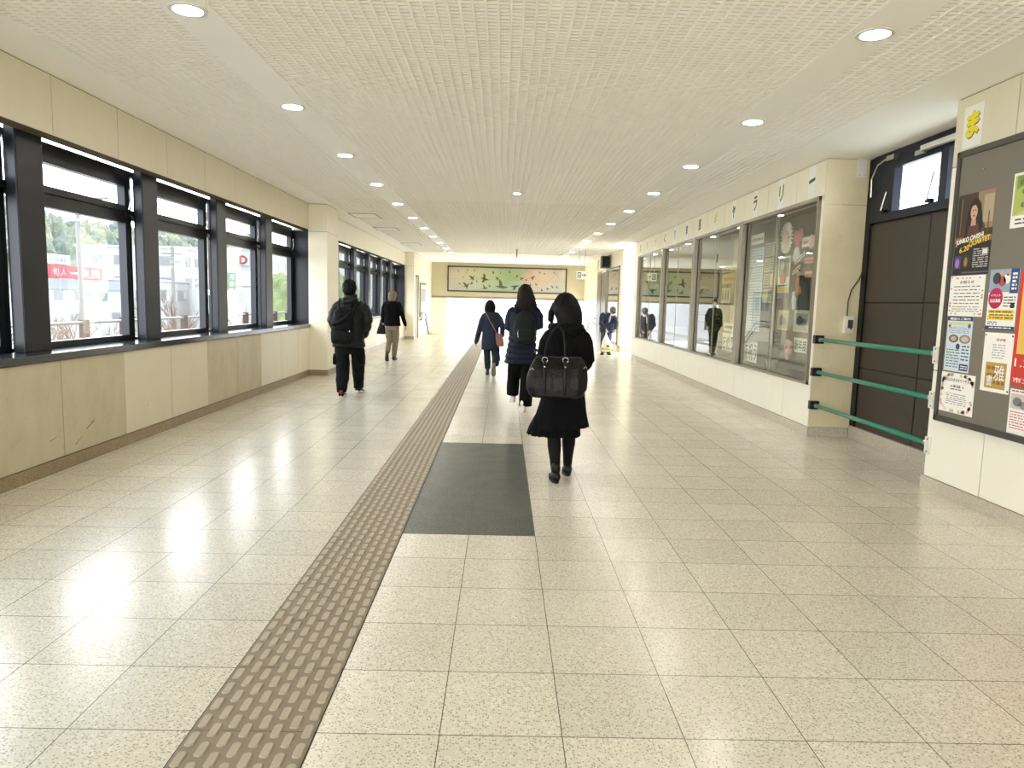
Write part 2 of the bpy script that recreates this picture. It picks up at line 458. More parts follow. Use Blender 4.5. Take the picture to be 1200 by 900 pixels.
# ------------------------------------------------------------------ windows of the left wall
WPITCH = 1.85
def window_bay(n, y, label, yend=None):
    """one bay from post centre y to y+1.85: post, frame, top-hung vent, lower light and slim side light"""
    t = thing('window_%d' % n, label, 'window', (-3.2, y, .922), kind='structure', group='bays of the window wall')
    e = (yend or y + WPITCH) - y
    p = MB().use(DMETAL); p.bbox(-3.115, -3.035, y - .16, y + .16, .922, 2.66, .006, 2)
    p.use(BLACKM).box(-3.125, -3.03, y - .155, y - .15, .93, 2.55)
    p.build('post', None, t)
    f = MB()
    X0, X1 = -3.27, -3.2
    a, b = y + .13, y + min(1.79, e)
    f.use(DMETAL)
    f.box(X0, X1, a, a + .06, .922, 2.56); f.box(X0, X1, b - .05, b, .922, 2.56)
    f.box(X0, X1, y - .1, b, .922, .945); f.box(X0, X1, y - .1, b, 2.545, 2.60); f.box(X0, X1, a, b, 2.10, 2.19)
    f.box(X0, X1, y - .1, y + .2, 2.12, 2.2)
    f.box(X0, X1, y - .1, b, 2.69, 2.722)
    f.build('frame', None, t)
    sa, sb = a + .055, b - .17
    s = MB().use(DMETAL)   # lower sash
    x0, x1 = -3.245, -3.17
    s.box(x0, x1, sa, sa + .045, .945, 2.10); s.box(x0, x1, sb, sb + .07, .945, 2.10); s.box(x0, x1, sa, sb, .945, .975); s.box(x0, x1, sa, sb, 2.075, 2.105)
    s.use(BLACKM).box(-3.2, -3.18, sb + .07, sb + .12, .945, 2.10)
    so = s.build('sash', None, t)
    g = MB().box(-3.222, -3.216, sa + .04, sb + .01, .97, 2.08); g.build('pane', GLASS, so)
    v = MB().use(DMETAL)   # vent
    v.box(x0, x1, sa, sa + .04, 2.19, 2.545); v.box(x0, x1, sb, sb + .07, 2.19, 2.545); v.box(x0, x1, sa, sb, 2.19, 2.245); v.box(x0, x1, sa, sb, 2.43, 2.545)
    vo = v.build('vent_sash', None, t)
    g = MB().box(-3.222, -3.216, sa + .035, sb + .01, 2.24, 2.435); g.build('pane', GLASS, vo)
    h = MB().use(STEEL); h.tube([(-3.14, sb + .03, 2.4), (-3.13, sb + .03, 2.28), (-3.15, sb + .03, 2.21)], .009, 8)
    h.use(BLACKM).box(-3.17, -3.12, sb + .01, sb + .09, 2.15, 2.2)
    h.build('stay', None, vo)
    g = MB().box(-3.232, -3.226, y - .07, y + .14, .945, 2.545); g.build('side_pane', GLASS, t)
    g = MB().box(-3.232, -3.226, a, b, 2.6, 2.69); g.build('top_pane', GLASS, t)
    return t
n = 1
ords = ['first', 'second', 'third', 'fourth', 'fifth', 'sixth', 'seventh', 'eighth', 'ninth', 'tenth', 'eleventh', 'twelfth']
for k in range(-7, 4):
    vis = k + 2
    lab = ('dark metal window bay of the long run, %s before the cream column' % ords[3 - k])
    window_bay(n, 5.6 + WPITCH * k, lab, 12.905 if k == 3 else None); n += 1
for k in range(6):
    window_bay(n, 13.85 + WPITCH * k, 'dark narrow-looking window bay of the far run, %s past the cream column' % ords[k], 24.96 if k == 5 else None); n += 1

# ------------------------------------------------------------------ right wall with display windows
def wmap(X, Y, Z):
    """map for things on a wall at X that faces -X: u to the viewer's right (towards -Y), v up, d out of the wall"""
    return lambda u, v, d: (X - d, Y - u, Z + v)
mb = MB()
jr = [7.816] + jts(8.56, 18.72, 8.56)
mb.use(JOINT).box(XR + .014, XR + .2, 7.819, 18.7, 2.625, CZ); mb.use(JOINT).box(XR + .014, XR + .2, 7.819, 18.7, 0, .56)
panels(mb, 'y', XR, .013, jr, 2.622, CZ - .004, [PANELB])
panels(mb, 'y', XR, .013, jts(7.816, 18.72, 8.56, 1.85), .1, .57, [PANELW])
mb.use(PANELW).box(XR, XR + .2, 7.818, 7.87, .57, 2.62); mb.box(XR, XR + .2, 18.28, 18.716, .575, 2.618)
struct(mb.build('wall_right'), 'white and cream wall around the display windows', 'wall')
# recess side wall, facing the camera
mb = MB(); mb.use(JOINT).box(XR + .205, 4.6, 7.8155, 7.9, 0, CZ)
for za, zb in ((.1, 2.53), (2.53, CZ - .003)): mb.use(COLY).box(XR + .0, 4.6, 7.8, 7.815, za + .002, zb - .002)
struct(mb.build('wall_recess'), 'yellowed cream side wall of the recess with the green rails', 'wall')
# display case interior
mb = MB()
mb.use(CASEB).box(4.62, 4.7, 7.9, 18.3, .5, 2.95); mb.box(4.05, 4.7, 18.3, 18.4, .5, 2.95)
mb.use(CASEF).box(4.02, 4.7, 7.87, 18.3, .5, .575); mb.use(CEIL).box(4.21, 4.7, 7.87, 18.3, 2.75, 2.8)
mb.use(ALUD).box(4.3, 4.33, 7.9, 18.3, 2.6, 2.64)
struct(mb.build('wall_display'), 'grey lining of the display cases behind the glass', 'wall')
mb = MB()
for a, b in ((10.4, 0), (12.95, 0), (15.5, 0)): mb.use(CASEB).box(4.1, 4.62, a - .02, a + .02, .575, 2.75)
struct(mb.build('wall_partition'), 'thin grey partitions between the display cases', 'wall')
posts = [7.87, 10.4, 12.95, 15.5, 18.28]
for i in range(4):
    a, b = posts[i], posts[i + 1]
    lab = 'aluminium framed display window, %s of the gallery row counted from the green rails' % ords[i]
    t = thing('window_%d' % n, lab, 'window', (XR, a, .57), kind='structure', group='gallery display windows'); n += 1
    f = MB().use(ALU)
    wa = .03 if i == 0 else .07; wb = .07 if i < 3 else .05
    f.box(XR - .035, XR + .07, a, a + wa, .57, 2.625); f.box(XR - .035, XR + .07, b - wb, b, .57, 2.625)
    f.box(XR - .03, XR + .07, a, b, .57, .6); f.box(XR - .03, XR + .07, a, b, 2.585, 2.625)
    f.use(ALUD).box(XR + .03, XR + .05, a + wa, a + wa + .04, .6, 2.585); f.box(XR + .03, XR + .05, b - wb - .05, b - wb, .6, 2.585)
    f.build('frame', None, t)
    mid = (a + b) / 2
    for q, (c, d, x) in enumerate(((a + wa, mid + .03, XR + .012), (mid - .03, b - wb, XR + .03))):
        g = MB().box(x, x + .006, c, d, .6, 2.585); pn = g.build('sliding_pane', GLASSD, t)
        e = MB().use(ALU); yy = d - .012 if q == 0 else c + .012
        e.box(x - .004, x + .01, yy - .012, yy + .012, .6, 2.585); e.build('pane_edge', None, pn)
mb = MB().use(SKIRT)
mb.box(XR - .014, XR + .1, 7.8005, 18.73, 0, .1); mb.box(XR - .014, 4.44, 7.786, 7.8, 0, .1)
mb.box(XR - .014, XR + .1, YB, 5.614, 0, .1)
mb.box(XR - .014 + .04, 5.6, 20.936, 20.95, 0, .17); mb.box(4.016, 4.03, 20.95, 21.45, 0, .1)
struct(mb.build('baseboard_right'), 'pale terrazzo skirting under the display windows and notice wall', 'skirting')

# near right wall with the notice board
mb = MB(); mb.use(JOINT).box(XR + .012, XR + .2, YB, 5.588, 0, CZ)
nj = [YB] + [4.93 - .925 * k for k in range(13, -1, -1)] + [5.6]
for za, zb, m in ((.1, .95, PANELW), (.95, 2.51, PANELW), (2.51, CZ - .004, PANEL)):
    panels(mb, 'y', XR, .013, nj, za, zb, [m])
mb.use(PANELW).box(XR + .0135, 4.6, 5.5885, 5.5995, .1, CZ)
struct(mb.build('wall_notice'), 'white panelled wall that carries the notice board', 'wall')

# recess back: brown shutter with a window over it
DX = 4.48
t = thing('door_1', 'dark brown panelled shutter door in the recess behind green rails', 'door', (DX, 6.7, .14), kind='structure')
m_ = MB().use(BROWN); m_.box(DX + .02, DX + .08, 5.6, 7.8, .12, 2.36)
def pan(y0, y1, z0, z1): m_.use(BROWN).bbox(DX - .004, DX + .03, y0, y1, z0, z1, .004, 1)
m_.use(BROWND).box(DX + .012, DX + .021, 5.6, 7.8, .12, 2.36); m_.use(BROWN)
for y0, y1 in ((5.6, 6.05), (6.06, 6.615), (6.63, 7.7)):
    for z0, z1 in ((.14, .78), (.792, 1.483), (1.495, 2.30)): pan(y0, y1, z0, z1)
m_.build('shutter_panel', None, t)
MB().use(BLACKM).box(DX - .02, DX + .05, 7.7, 7.8, .12, CZ - .01).build('frame', None, t)
t = thing('window_%d' % n, 'small bright top window above the brown shutter door', 'window', (DX, 6.9, 2.36), kind='structure'); n += 1
f = MB().use(mat('blue_black_metal', S(34, 40, 54), .4, .6))
f.box(DX - .03, DX + .06, 5.6, 7.7, 2.32, 2.40); f.box(DX - .02, DX + .06, 5.6, 7.7, 2.85, CZ - .001)
f.box(DX - .02, DX + .06, 7.29, 7.7, 2.40, 2.85); f.box(DX - .03, DX + .06, 6.40, 6.51, 2.4, 2.85); f.box(DX - .03, DX + .06, 5.6, 5.7, 2.4, 2.85)
f.box(DX - .035, DX + .02, 6.51, 7.29, 2.83, 2.86); f.box(DX - .035, DX + .02, 7.265, 7.29, 2.39, 2.85)
f.build('frame', None, t)
MB().box(DX + .01, DX + .016, 5.7, 7.28, 2.4, 2.85).build('pane', GLASS, t)
h = MB().use(STEEL)
h.tube([(DX - .05, 7.36, 2.60), (DX - .07, 7.40, 2.43)], .011, 8); h.tube([(DX - .05, 6.57, 2.66), (DX - .07, 6.61, 2.42)], .009, 8)
h.use(BLACKM).box(DX - .07, DX - .03, 6.56, 6.64, 2.4, 2.43); h.box(DX - .07, DX - .02, 7.36, 7.44, 2.40, 2.43)
h.build('stay', None, t)
h = MB().use(WHITEM).box(DX - .09, DX - .04, 5.75, 6.75, 2.885, 2.93); h.use(STEEL).box(DX - .08, DX - .03, 6.7, 6.85, 2.86, 2.9)
h.build('closer_rail', None, t)
mb = MB().use(SKIRT).box(DX - .035, DX + .1, 5.61, 7.786, 0, .135)
struct(mb.build('trim_4'), 'grey terrazzo kerb below the brown shutter door', 'kerb')
mb = MB().use(BROWN).box(DX + .08, DX + .2, 5.6, 7.9, 0, 2.36)
mb.use(BLACKM).box(DX - .0, DX + .2, 5.6, 7.9, CZ - .004, CZ)
struct(mb.build('wall_recess_back'), 'dark backing wall behind the brown shutter door', 'wall')

# green guard rails
for k, z in enumerate((1.078, .722, .355)):
    lab = 'green painted guard rail across the recess, ' + ('top of the three', 'middle of the three', 'bottom of the three')[k]
    t = thing('guard_rail', lab, 'rail', (4.02, 6.7, z), group='green rails across the recess')
    MB().tube([(4.03, 7.745, z), (4.03, 5.545 + .1, z)], .021, 16, False).build('pipe', GREEN, t, smooth=True)
    b = MB().use(BLACKM).bbox(4.0 - .02, 4.0 + .08, 7.735, 7.798, z - .045, z + .045, .004, 1); b.use(STEEL).tube([(4.03, 7.745, z), (4.03, 7.70, z)], .026, 14, False)
    b.build('wall_socket', None, t)
    b = MB().use(WHITEM).bbox(3.984, 3.999, 5.535, 5.595, z - .075, z + .06, .003, 1); b.bbox(3.99, 4.06, 5.602, 5.612, z - .075, z + .06, .003, 1)
    b.use(STEEL).tube([(4.03, 5.615, z), (4.03, 5.655, z)], .027, 14, False)
    b.use(BLACKM)
    for q in (-.055, .042): b.disc((3.983, 5.565, z + q), .006, 8, 'x', .003)
    b.build('bracket_plate', None, t)
# intercom box, cable and plate on the recess wall
t = thing('wall_mounted_intercom', 'small beige wall box with a slot on the recess side wall', 'wall box', (4.35, 7.78, 1.16))
b = MB().use(WHITEP).bbox(4.302, 4.398, 7.745, 7.799, 1.155, 1.34, .008, 2); b.build('case', None, t)
MB().use(ALUD).bbox(4.33, 4.385, 7.741, 7.746, 1.21, 1.3, .001, 1).build('cover', None, t)
MB().use(BLACKM).disc((4.365, 7.74, 1.2), .008, 10, 'y', .006).build('button', None, t)
mb = MB().use(ALUD)
mb.tube([(4.335, 7.79, 1.345), (4.335, 7.79, 1.5), (4.36, 7.79, 1.62), (4.44, 7.785, 1.75), (4.465, 7.78, 1.85)], .008, 8)
tag(mb.build('intercom_cable', None, None, (4.335, 7.79, 1.345)), 'grey cable curving up from the beige wall box', 'cable')
mb = MB().use(WHITEP).bbox(4.325, 4.42, 7.785, 7.799, 2.82, CZ - .002, .002, 1); mb.use(BLACKM)
for q in (4.345, 4.4): mb.disc((q, 7.784, 2.845), .004, 8, 'y', .003)
tag(mb.build('ceiling_plate', None, None, (4.37, 7.79, 2.82)), 'cream blank metal plate hung under the ceiling in the recess', 'plate')
mb = MB().use(STEEL)
mb.tube([(4.44, 7.69, 2.60), (4.43, 7.68, 2.78), (4.42, 7.55, 2.9), (4.41, 7.4, 2.925), (4.42, 7.27, 2.93)], .010, 8)
mb.box(4.40, 4.45, 7.22, 7.36, 2.905, 2.955)
tag(mb.build('conduit', None, None, (4.42, 7.4, 2.7)), 'grey bent conduit with clip by the small top window', 'conduit')

# far right: side exit recess, second window, far wall
mb = MB().use(PANELW).box(XR, 5.6, 18.735, 18.9, 0, CZ)
mb.use(COLM)
for za, zb in ((.17, 2.53), (2.53, CZ - .003)): mb.box(4.03, 5.6, 20.95, 21.45, za + .002, zb - .002)
struct(mb.build('wall_side_exit'), 'bright cream walls framing the side exit near the stooping person', 'wall')
mb = MB().use(COLM).box(4.03, 4.2, 21.45, 26.6, 2.55, CZ); mb.box(4.03, 4.2, 21.45, 26.6, 0, .19); 
mb.box(4.03, 4.2, 26.45, 26.6, 0, CZ); mb.box(4.05, 4.2, 26.6, 31.2, 1.56, CZ); mb.box(4.4, 4.6, 21.45, 26.6, 0, CZ)
struct(mb.build('wall_right_far'), 'cream wall beyond the side exit, up to the stairs', 'wall')
t = thing('window_%d' % n, 'tall framed window behind the stooping person, mirroring the mural', 'window', (4.03, 22.8, .2), kind='structure'); n += 1
f = MB().use(ALU); f.box(4.0, 4.1, 21.46, 21.52, .19, 2.55); f.box(4.0, 4.1, 24.1, 24.22, .19, 2.55); f.box(4.0, 4.1, 21.46, 24.2, .19, .24); f.box(4.0, 4.1, 21.46, 24.2, 2.5, 2.55)
f.build('frame', None, t); MB().box(4.05, 4.056, 21.52, 24.1, .24, 2.5).build('pane', GLASSD, t)
t = thing('door_2', 'brown grey metal door beyond the tall window', 'door', (4.03, 25.3, 0), kind='structure')
MB().use(ALU).box(4.01, 4.1, 24.24, 26.42, .0, 2.48).build('door_leaf', None, t)
MB().use(ALUD).box(4.0, 4.02, 25.3, 25.34, .05, 2.4).build('meeting_stile', None, t)
t = thing('door_3', 'grey service door in the far wall beside the notice case', 'door', (-2.53, 25.8, 0), kind='structure')
MB().use(mat('grey_door_paint', S(168, 160, 136), .5)).box(-2.6, -2.535, 25.5, 26.15, 0, 2.2).build('door_leaf', None, t)
MB().use(ALU).box(-2.6, -2.51, 26.15, 26.25, 0, 2.25).build('jamb', None, t)

# end wall over the stairs, with jamb, stairs and lower ground
mb = MB().use(panel_mat('end_wall_paint', S(196, 186, 156), S(174, 162, 128), .5)).box(-2.53, 4.3, 31.0, 31.25, 1.56, CZ)
mb.use(ALU).box(-2.53, 4.3, 30.97, 31.0, 1.5, 1.57)
mb.use(PANELB).box(-2.53, -1.87, 30.98, 31.25, -2.6, 1.56)
struct(mb.build('wall_back'), 'beige end wall over the stairs that carries the mural', 'wall')
mb = MB().use(FLOOR)
for k in range(14): mb.box(-2.5, 4.2, 29.3 + .3 * k, 29.6 + .3 * k, -3.2, -.17 * (k + 1))
mb.use(SKIRT).box(-2.5, 4.2, 29.0, 29.06, -.01, .012)
struct(mb.build('floor_stairs'), 'stairs going down beyond the end of the passage', 'stairs')
mb = MB().box(-160, 60, -40, 240, -4.6, -4.5)
struct(mb.build('ground', mat('pale_paving', S(214, 212, 204), .9, var=.08, scale=.3)), 'pale paved ground outside around the passage', 'ground')

# ------------------------------------------------------------------ ceiling fittings
def downlight(x, y, label, group, r=.095):
    t = thing('downlight', label, 'ceiling lamp', (x, y, CZ - .001), group=group)
    MB().annulus((x, y), r * .86, r * 1.12, CZ - .008, CZ + .006).build('trim_ring', WHITEM, t, smooth=False)
    MB().disc((x, y, CZ - .004), r * .87, 28, 'z', .006).build('lens', LAMP, t)
rows = []
for k in range(13):
    yy = 4.305 + 2.035 * k
    downlight(-1.262, yy, 'round recessed downlight of the row by the dark windows, %s from the viewer' % (ords + ['thirteenth'])[k], 'downlights on the window side')
    downlight(2.706, 4.345 + 2.055 * k, 'round recessed downlight of the row by the display windows, %s from the viewer' % (ords + ['thirteenth'])[k], 'downlights on the gallery side')
downlight(.742, 10.89, 'small single round downlight in the middle of the ceiling between the two rows', None, .06)
t = thing('hanging_sensor', 'thin rod hanging from the ceiling in front of the mural', 'ceiling sensor', (.95, 22.0, CZ))
mb = MB().use(ALU).tube([(.95, 22.0, CZ), (.95, 22.0, 2.74)], .022, 10, False); mb.build('rod', None, t)
MB().use(WHITEP).disc((.95, 22, CZ - .01), .06, 16, 'z', .02).build('base', None, t)
for k, (x0, x1, y0, y1) in enumerate(((-2.45, -1.92, 14.0, 14.75), (-2.45, -1.91, 16.65, 17.25), (-2.45, -1.9, 21.0, 21.7))):
    t = thing('ceiling_hatch', 'square ceiling access hatch near the window wall, %s from the viewer' % ords[k], 'ceiling hatch', ((x0 + x1) / 2, (y0 + y1) / 2, CZ), group='ceiling hatches')
    f = MB().use(ALU)
    for a in ((x0, x1, y0, y0 + .02), (x0, x1, y1 - .02, y1), (x0, x0 + .02, y0, y1), (x1 - .02, x1, y0, y1)): f.box(a[0], a[1], a[2], a[3], CZ - .006, CZ - .0005)
    f.build('frame', None, t)
    MB().box(x0 + .022, x1 - .022, y0 + .022, y1 - .022, CZ - .004, CZ - .0006).build('hatch_panel', CEIL, t)
# hanging direction sign
t = thing('hanging_sign', 'small white lit box sign hung on two rods near the mural end', 'sign', (2.94, 22, 2.15))
MB().use(WHITEP).bbox(2.79, 3.10, 21.93, 22.07, 2.14, 2.375, .01, 2).build('sign_box', None, t)
r_ = MB().use(STEEL); r_.tube([(2.86, 22, 2.37), (2.86, 22, CZ)], .009, 8, False); r_.tube([(3.04, 22, 2.37), (3.04, 22, CZ)], .009, 8, False); r_.build('rod', None, t)
g = MB().use(INK); g.box(2.815, 2.925, 21.925, 21.929, 2.175, 2.34)
g.use(PAPER); g.box(2.835, 2.905, 21.922, 21.926, 2.2, 2.315)
g.use(INK); g.ell((2.87, 21.921, 2.29), (.013, .003, .013), nu=10, nv=6); g.box(2.855, 2.885, 21.919, 21.922, 2.215, 2.275)
g.box(2.95, 3.03, 21.925, 21.929, 2.245, 2.27); g.add([(3.075, 21.927, 2.258), (3.02, 21.927, 2.30), (3.02, 21.927, 2.215)], [(0, 1, 2)])
g.build('pictogram', None, t)
t = thing('wall_speaker', 'dark loudspeaker box high on the wall above the brown metal door', 'speaker', (3.95, 23.6, 2.55))
MB().use(mat('speaker_grey', S(88, 86, 78), .6)).bbox(3.72, 4.0, 23.3, 23.65, 2.56, 2.95, .03, 3).build('cabinet', None, t)
MB().use(BLACKM).bbox(3.745, 3.97, 23.285, 23.3, 2.59, 2.92, .004, 1).build('grille', None, t)
MB().use(ALU).box(3.95, 4.02, 23.4, 23.55, 2.7, 2.98).build('bracket', None, t)

# mural
def mural_mat():
    m, nt, b = new_mat('mural_paint')
    tc = nt.nodes.new('ShaderNodeTexCoord'); sep = nt.nodes.new('ShaderNodeSeparateXYZ'); nt.links.new(tc.outputs['Object'], sep.inputs[0])
    n = nt.nodes.new('ShaderNodeTexNoise'); n.inputs['Scale'].default_value = 1.3; n.inputs['Detail'].default_value = 4
    nt.links.new(tc.outputs['Object'], n.inputs['Vector'])
    f = math_node(nt, 'MULTIPLY_ADD', n.outputs['Fac'], .3, math_node(nt, 'MULTIPLY_ADD', sep.outputs[0], 1 / 5.2, .34))
    r = nt.nodes.new('ShaderNodeValToRGB'); nt.links.new(f, r.inputs[0])
    cols = [(0., (183, 168, 153)), (.2, (179, 173, 140)), (.36, (157, 167, 125)), (.5, (135, 155, 109)), (.6, (147, 156, 116)), (.68, (183, 153, 130)), (.8, (188, 165, 145)), (.92, (175, 167, 148)), (1., (191, 179, 166))]
    el = r.color_ramp.elements
    el[0].position = 0; el[0].color = S(*cols[0][1]); el[1].position = 1; el[1].color = S(*cols[-1][1])
    for p, c in cols[1:-1]:
        e = el.new(p); e.color = S(*c)
    g = nt.nodes.new('ShaderNodeMapRange'); g.inputs[1].default_value = .1; g.inputs[2].default_value = -.5
    nt.links.new(math_node(nt, 'MULTIPLY_ADD', n.outputs['Fac'], .4, math_node(nt, 'SUBTRACT', sep.outputs[2], .2)), g.inputs[0])
    col = mixc(nt, math_node(nt, 'MULTIPLY', g.outputs[0], .55), r.outputs[0], S(160, 180, 178))
    nt.links.new(col, b.inputs['Base Color']); b.inputs['Roughness'].default_value = .5
    return m
t = thing('mural', 'long framed mural of birds on pastel green and orange over the stairs', 'mural', (.72, 31.0, 2.3))
cx, cz, hw, hh = .72, 2.32, 2.56, .545
f = MB().use(mat('mural_frame', S(52, 40, 32), .4))
for a in ((-hw, hw, -hh, -hh + .05), (-hw, hw, hh - .05, hh), (-hw, -hw + .05, -hh, hh), (hw - .05, hw, -hh, hh)):
    f.box(cx + a[0], cx + a[1], 30.93, 30.995, cz + a[2], cz + a[3])
f.build('frame', None, t)
c = MB().use(mural_mat()).box(cx - hw + .04, cx + hw - .04, 30.96, 30.99, cz - hh + .04, cz + hh - .04)
c.use(flat(150, 130, 96))
for s_ in (-1.3, 0, 1.3): c.box(cx + s_ - .004, cx + s_ + .004, 30.958, 30.961, cz - hh + .05, cz + hh - .05)
c.box(cx - hw + .05, cx + hw - .05, 30.958, 30.961, cz - .01, cz - .004)
ra = random.Random(11)
def bird(c, x, z, s, a, col):
    c.use(col)
    ca, sa = math.cos(a), math.sin(a)
    def P(u, v): return (x + s * (u * ca - v * sa), 30.957, z + s * (u * sa + v * ca))
    body = [P(-.9, -.05), (P(-.3, -.16)), P(.2, -.2), P(.6, -.05), P(.8, .05), P(1.0, .06), P(.8, .14), P(.55, .16), P(.1, .16), P(-.4, .06)]
    c.add(body, [tuple(range(len(body)))])
    if ra.random() < .7:
        w = [P(.2, .1), P(-.1, .75), P(-.5, 1.0), P(-.3, .1)]; c.add(w, [(0, 1, 2, 3)])
    if ra.random() < .5:
        w = [P(.3, -.1), P(.1, -.6), P(-.3, -.75), P(-.15, -.1)]; c.add(w, [(0, 1, 2, 3)])
bc = [flat(70, 62, 40), flat(94, 70, 40), flat(84, 84, 60), flat(60, 72, 74)]
spots = [(-2.1, .32, .06), (-1.7, .36, .06), (-1.75, .25, .05), (-1.5, .05, .15), (-1.88, .08, .06), (-2.05, -.2, .1), (-1.75, -.28, .18), (-1.52, -.18, .09), (-.98, .02, .22), (-.95, -.38, .15), (-.75, -.28, .08), (-.6, .3, .08), (-.3, .28, .08), (-.42, .05, .11), (-.25, -.3, .3), (.32, -.26, .22), (.4, .18, .1), (.62, .1, .13), (.82, .02, .07), (1.08, .14, .15), (1.0, -.2, .08), (1.25, -.16, .07), (1.0, -.38, .12), (1.5, -.4, .08), (1.75, -.32, .1), (1.95, -.25, .08), (2.15, -.28, .09), (1.6, .3, .06), (2.0, .34, .05), (-1.4, .36, .07), (-1.3, -.1, .07), (1.4, .34, .06), (.1, .33, .06)]
for i, (x, z, s_) in enumerate(spots): bird(c, cx + x, cz + z, s_ * 1.05, ra.uniform(-.6, .9), bc[i % 4])
c.use(flat(120, 110, 80))
for (x, z, l, a) in ((.5, .2, .8, .6), (1.0, .3, .6, 2.5), (1.9, .1, .7, .8), (2.1, .3, .5, 2.2), (-1.9, -.3, .7, .5), (-.35, -.35, .6, .4)):
    dx, dz = math.cos(a) * l / 2, math.sin(a) * l / 2; nx, nz = -math.sin(a) * .008, math.cos(a) * .008
    c.add([(cx + x - dx, 30.9575, cz + z - dz), (cx + x + dx, 30.9575, cz + z + dz), (cx + x + dx + nx, 30.9575, cz + z + dz + nz), (cx + x - dx + nx, 30.9575, cz + z - dz + nz)], [(0, 1, 2, 3)])
c.build('canvas', None, t)

# stair handrails and notice case at the far end
def handrail(x, side, label):
    t = thing('stair_handrail', label, 'handrail', (x, 27.5, .9), group='stair handrails')
    r = MB().use(mat('rail_grey', S(120, 120, 116), .4, .3))
    for dz in (0, -.21):
        pts = [(x, 25.35 + 1.2, .91 + dz), (x, 27.3, .91 + dz), (x, 27.9, .86 + dz), (x, 31, .86 + dz - 1.75)]
        r.tube(pts, .02, 10); r.tube([(x, 26.55, .91 + dz), (x, 26.5, .91 + dz - .05), (x + side * .06, 26.5, .91 + dz - .06)], .02, 10)
    r.build('rail', None, t)
    for y in (26.9, 28.4, 29.9):
        dz = -.0 if y < 27.5 else -(y - 27.9) * .565
        b = MB().use(STEEL).tube([(x, y, .9 + dz), (x + side * .02, y, .70 + dz), (x + side * .07, y, .66 + dz)], .012, 8); b.build('bracket', None, t)
handrail(-2.44, -1, 'pale double handrail of the stairs on the window side wall, beyond the far column')
handrail(3.96, 1, 'pale double handrail of the stairs on the gallery side wall')
t = thing('notice_case', 'narrow framed notice case on the far cream wall beyond the grey door', 'notice case', (-2.52, 27.6, 1.4))
MB().use(ALU).box(-2.526, -2.49, 26.6, 28.6, .74, 2.02).build('frame', None, t)
MB().use(flat(206, 206, 196)).box(-2.49, -2.485, 26.68, 28.5, .8, 1.95).build('backing', None, t)
p = MB()
for k in range(3):
    p.use(flat(150, 156, 150)).box(-2.485, -2.482, 26.8 + .55 * k, 27.2 + .55 * k, 1.3, 1.8)
p.build('paper', None, t)

# ------------------------------------------------------------------ gallery lettering above the display windows
letters = [('ー', (24, 104, 84)), ('リ', (132, 136, 44)), ('ラ', (112, 118, 40)), ('ャ', (96, 120, 70)), ('ギ', (214, 200, 60)), ('民', (74, 72, 52)), ('市', (58, 84, 152)), ('り', (150, 160, 190)), ('く', (80, 80, 60)), ('づ', (196, 186, 90)), ('ち', (206, 190, 80)), ('ま', (180, 170, 110))]
yl = [8.15, 9.04, 9.96, 10.88, 11.8, 12.74, 13.64, 14.57, 15.48, 16.42, 17.34, 18.2]
for k, ((ch, colr), y) in enumerate(zip(letters, yl)):
    t = thing('letter_sheet', 'white paper strip above the display windows, %s character counted from the green rails' % ords[k], 'sign', (XR - .001, y, 2.82), group='gallery name sheets')
    w, h = .19, .36
    MB().box(XR - .002, XR - .0004, y - w / 2, y + w / 2, 2.64, 2.64 + h).build('sheet', PAPER, t)
    mp = wmap(XR - .002, y + w / 2, 2.64)
    tx = MB()
    if ch == 'ー': put_text(tx, ch, .02, .17, .15, .028, .001, mp, rise=.02, bold=.006)
    else: put_text(tx, ch, .03, .09, .13, .18, .001, mp, rise=.012, bold=.009)
    tx.build('character', mat('letter_%d' % k, S(*colr), .6), t)
t = thing('letter_sheet', 'white paper sheet with a big yellow character above the notice board', 'sign', (XR - .001, 5.39, 2.78))
MB().box(XR - .002, XR - .0004, 5.285, 5.50, 2.625, 2.925).build('sheet', PAPER, t)
mp = wmap(XR - .002, 5.50, 2.625)
tx = MB(); tx.use(mat('letter_shadow', S(120, 110, 40), .6)); put_text(tx, 'ま', .05, .072, .125, .165, .0008, mp, rise=.012, bold=.014)
tx.use(mat('letter_yellow', S(236, 216, 40), .6)); put_text(tx, 'ま', .043, .08, .125, .165, .0016, mp, rise=.012, bold=.011)
tx.build('character', None, t)

# ------------------------------------------------------------------ notice board and its posters
BX = XR - .022
t = thing('notice_board', 'large grey felt notice board in a dark frame on the white wall', 'notice board', (XR - .01, 4.0, .57))
YB0, YB1, ZB0, ZB1 = 2.45, 5.49, .57, 2.60
MB().box(BX, XR - .0005, YB0 + .03, YB1 - .03, ZB0 + .03, ZB1 - .03).build('felt', BOARD, t)
f = MB().use(mat('board_frame', S(62, 58, 50), .45))
f.bbox(XR - .038, XR - .0005, YB0, YB1, ZB0, ZB0 + .045, .006, 1); f.bbox(XR - .038, XR - .0005, YB0, YB1, ZB1 - .045, ZB1, .006, 1)
f.bbox(XR - .038, XR - .0005, YB0, YB0 + .045, ZB0, ZB1, .006, 1); f.bbox(XR - .038, XR - .0005, YB1 - .04, YB1, ZB0, ZB1, .006, 1)
f.build('frame', None, t)

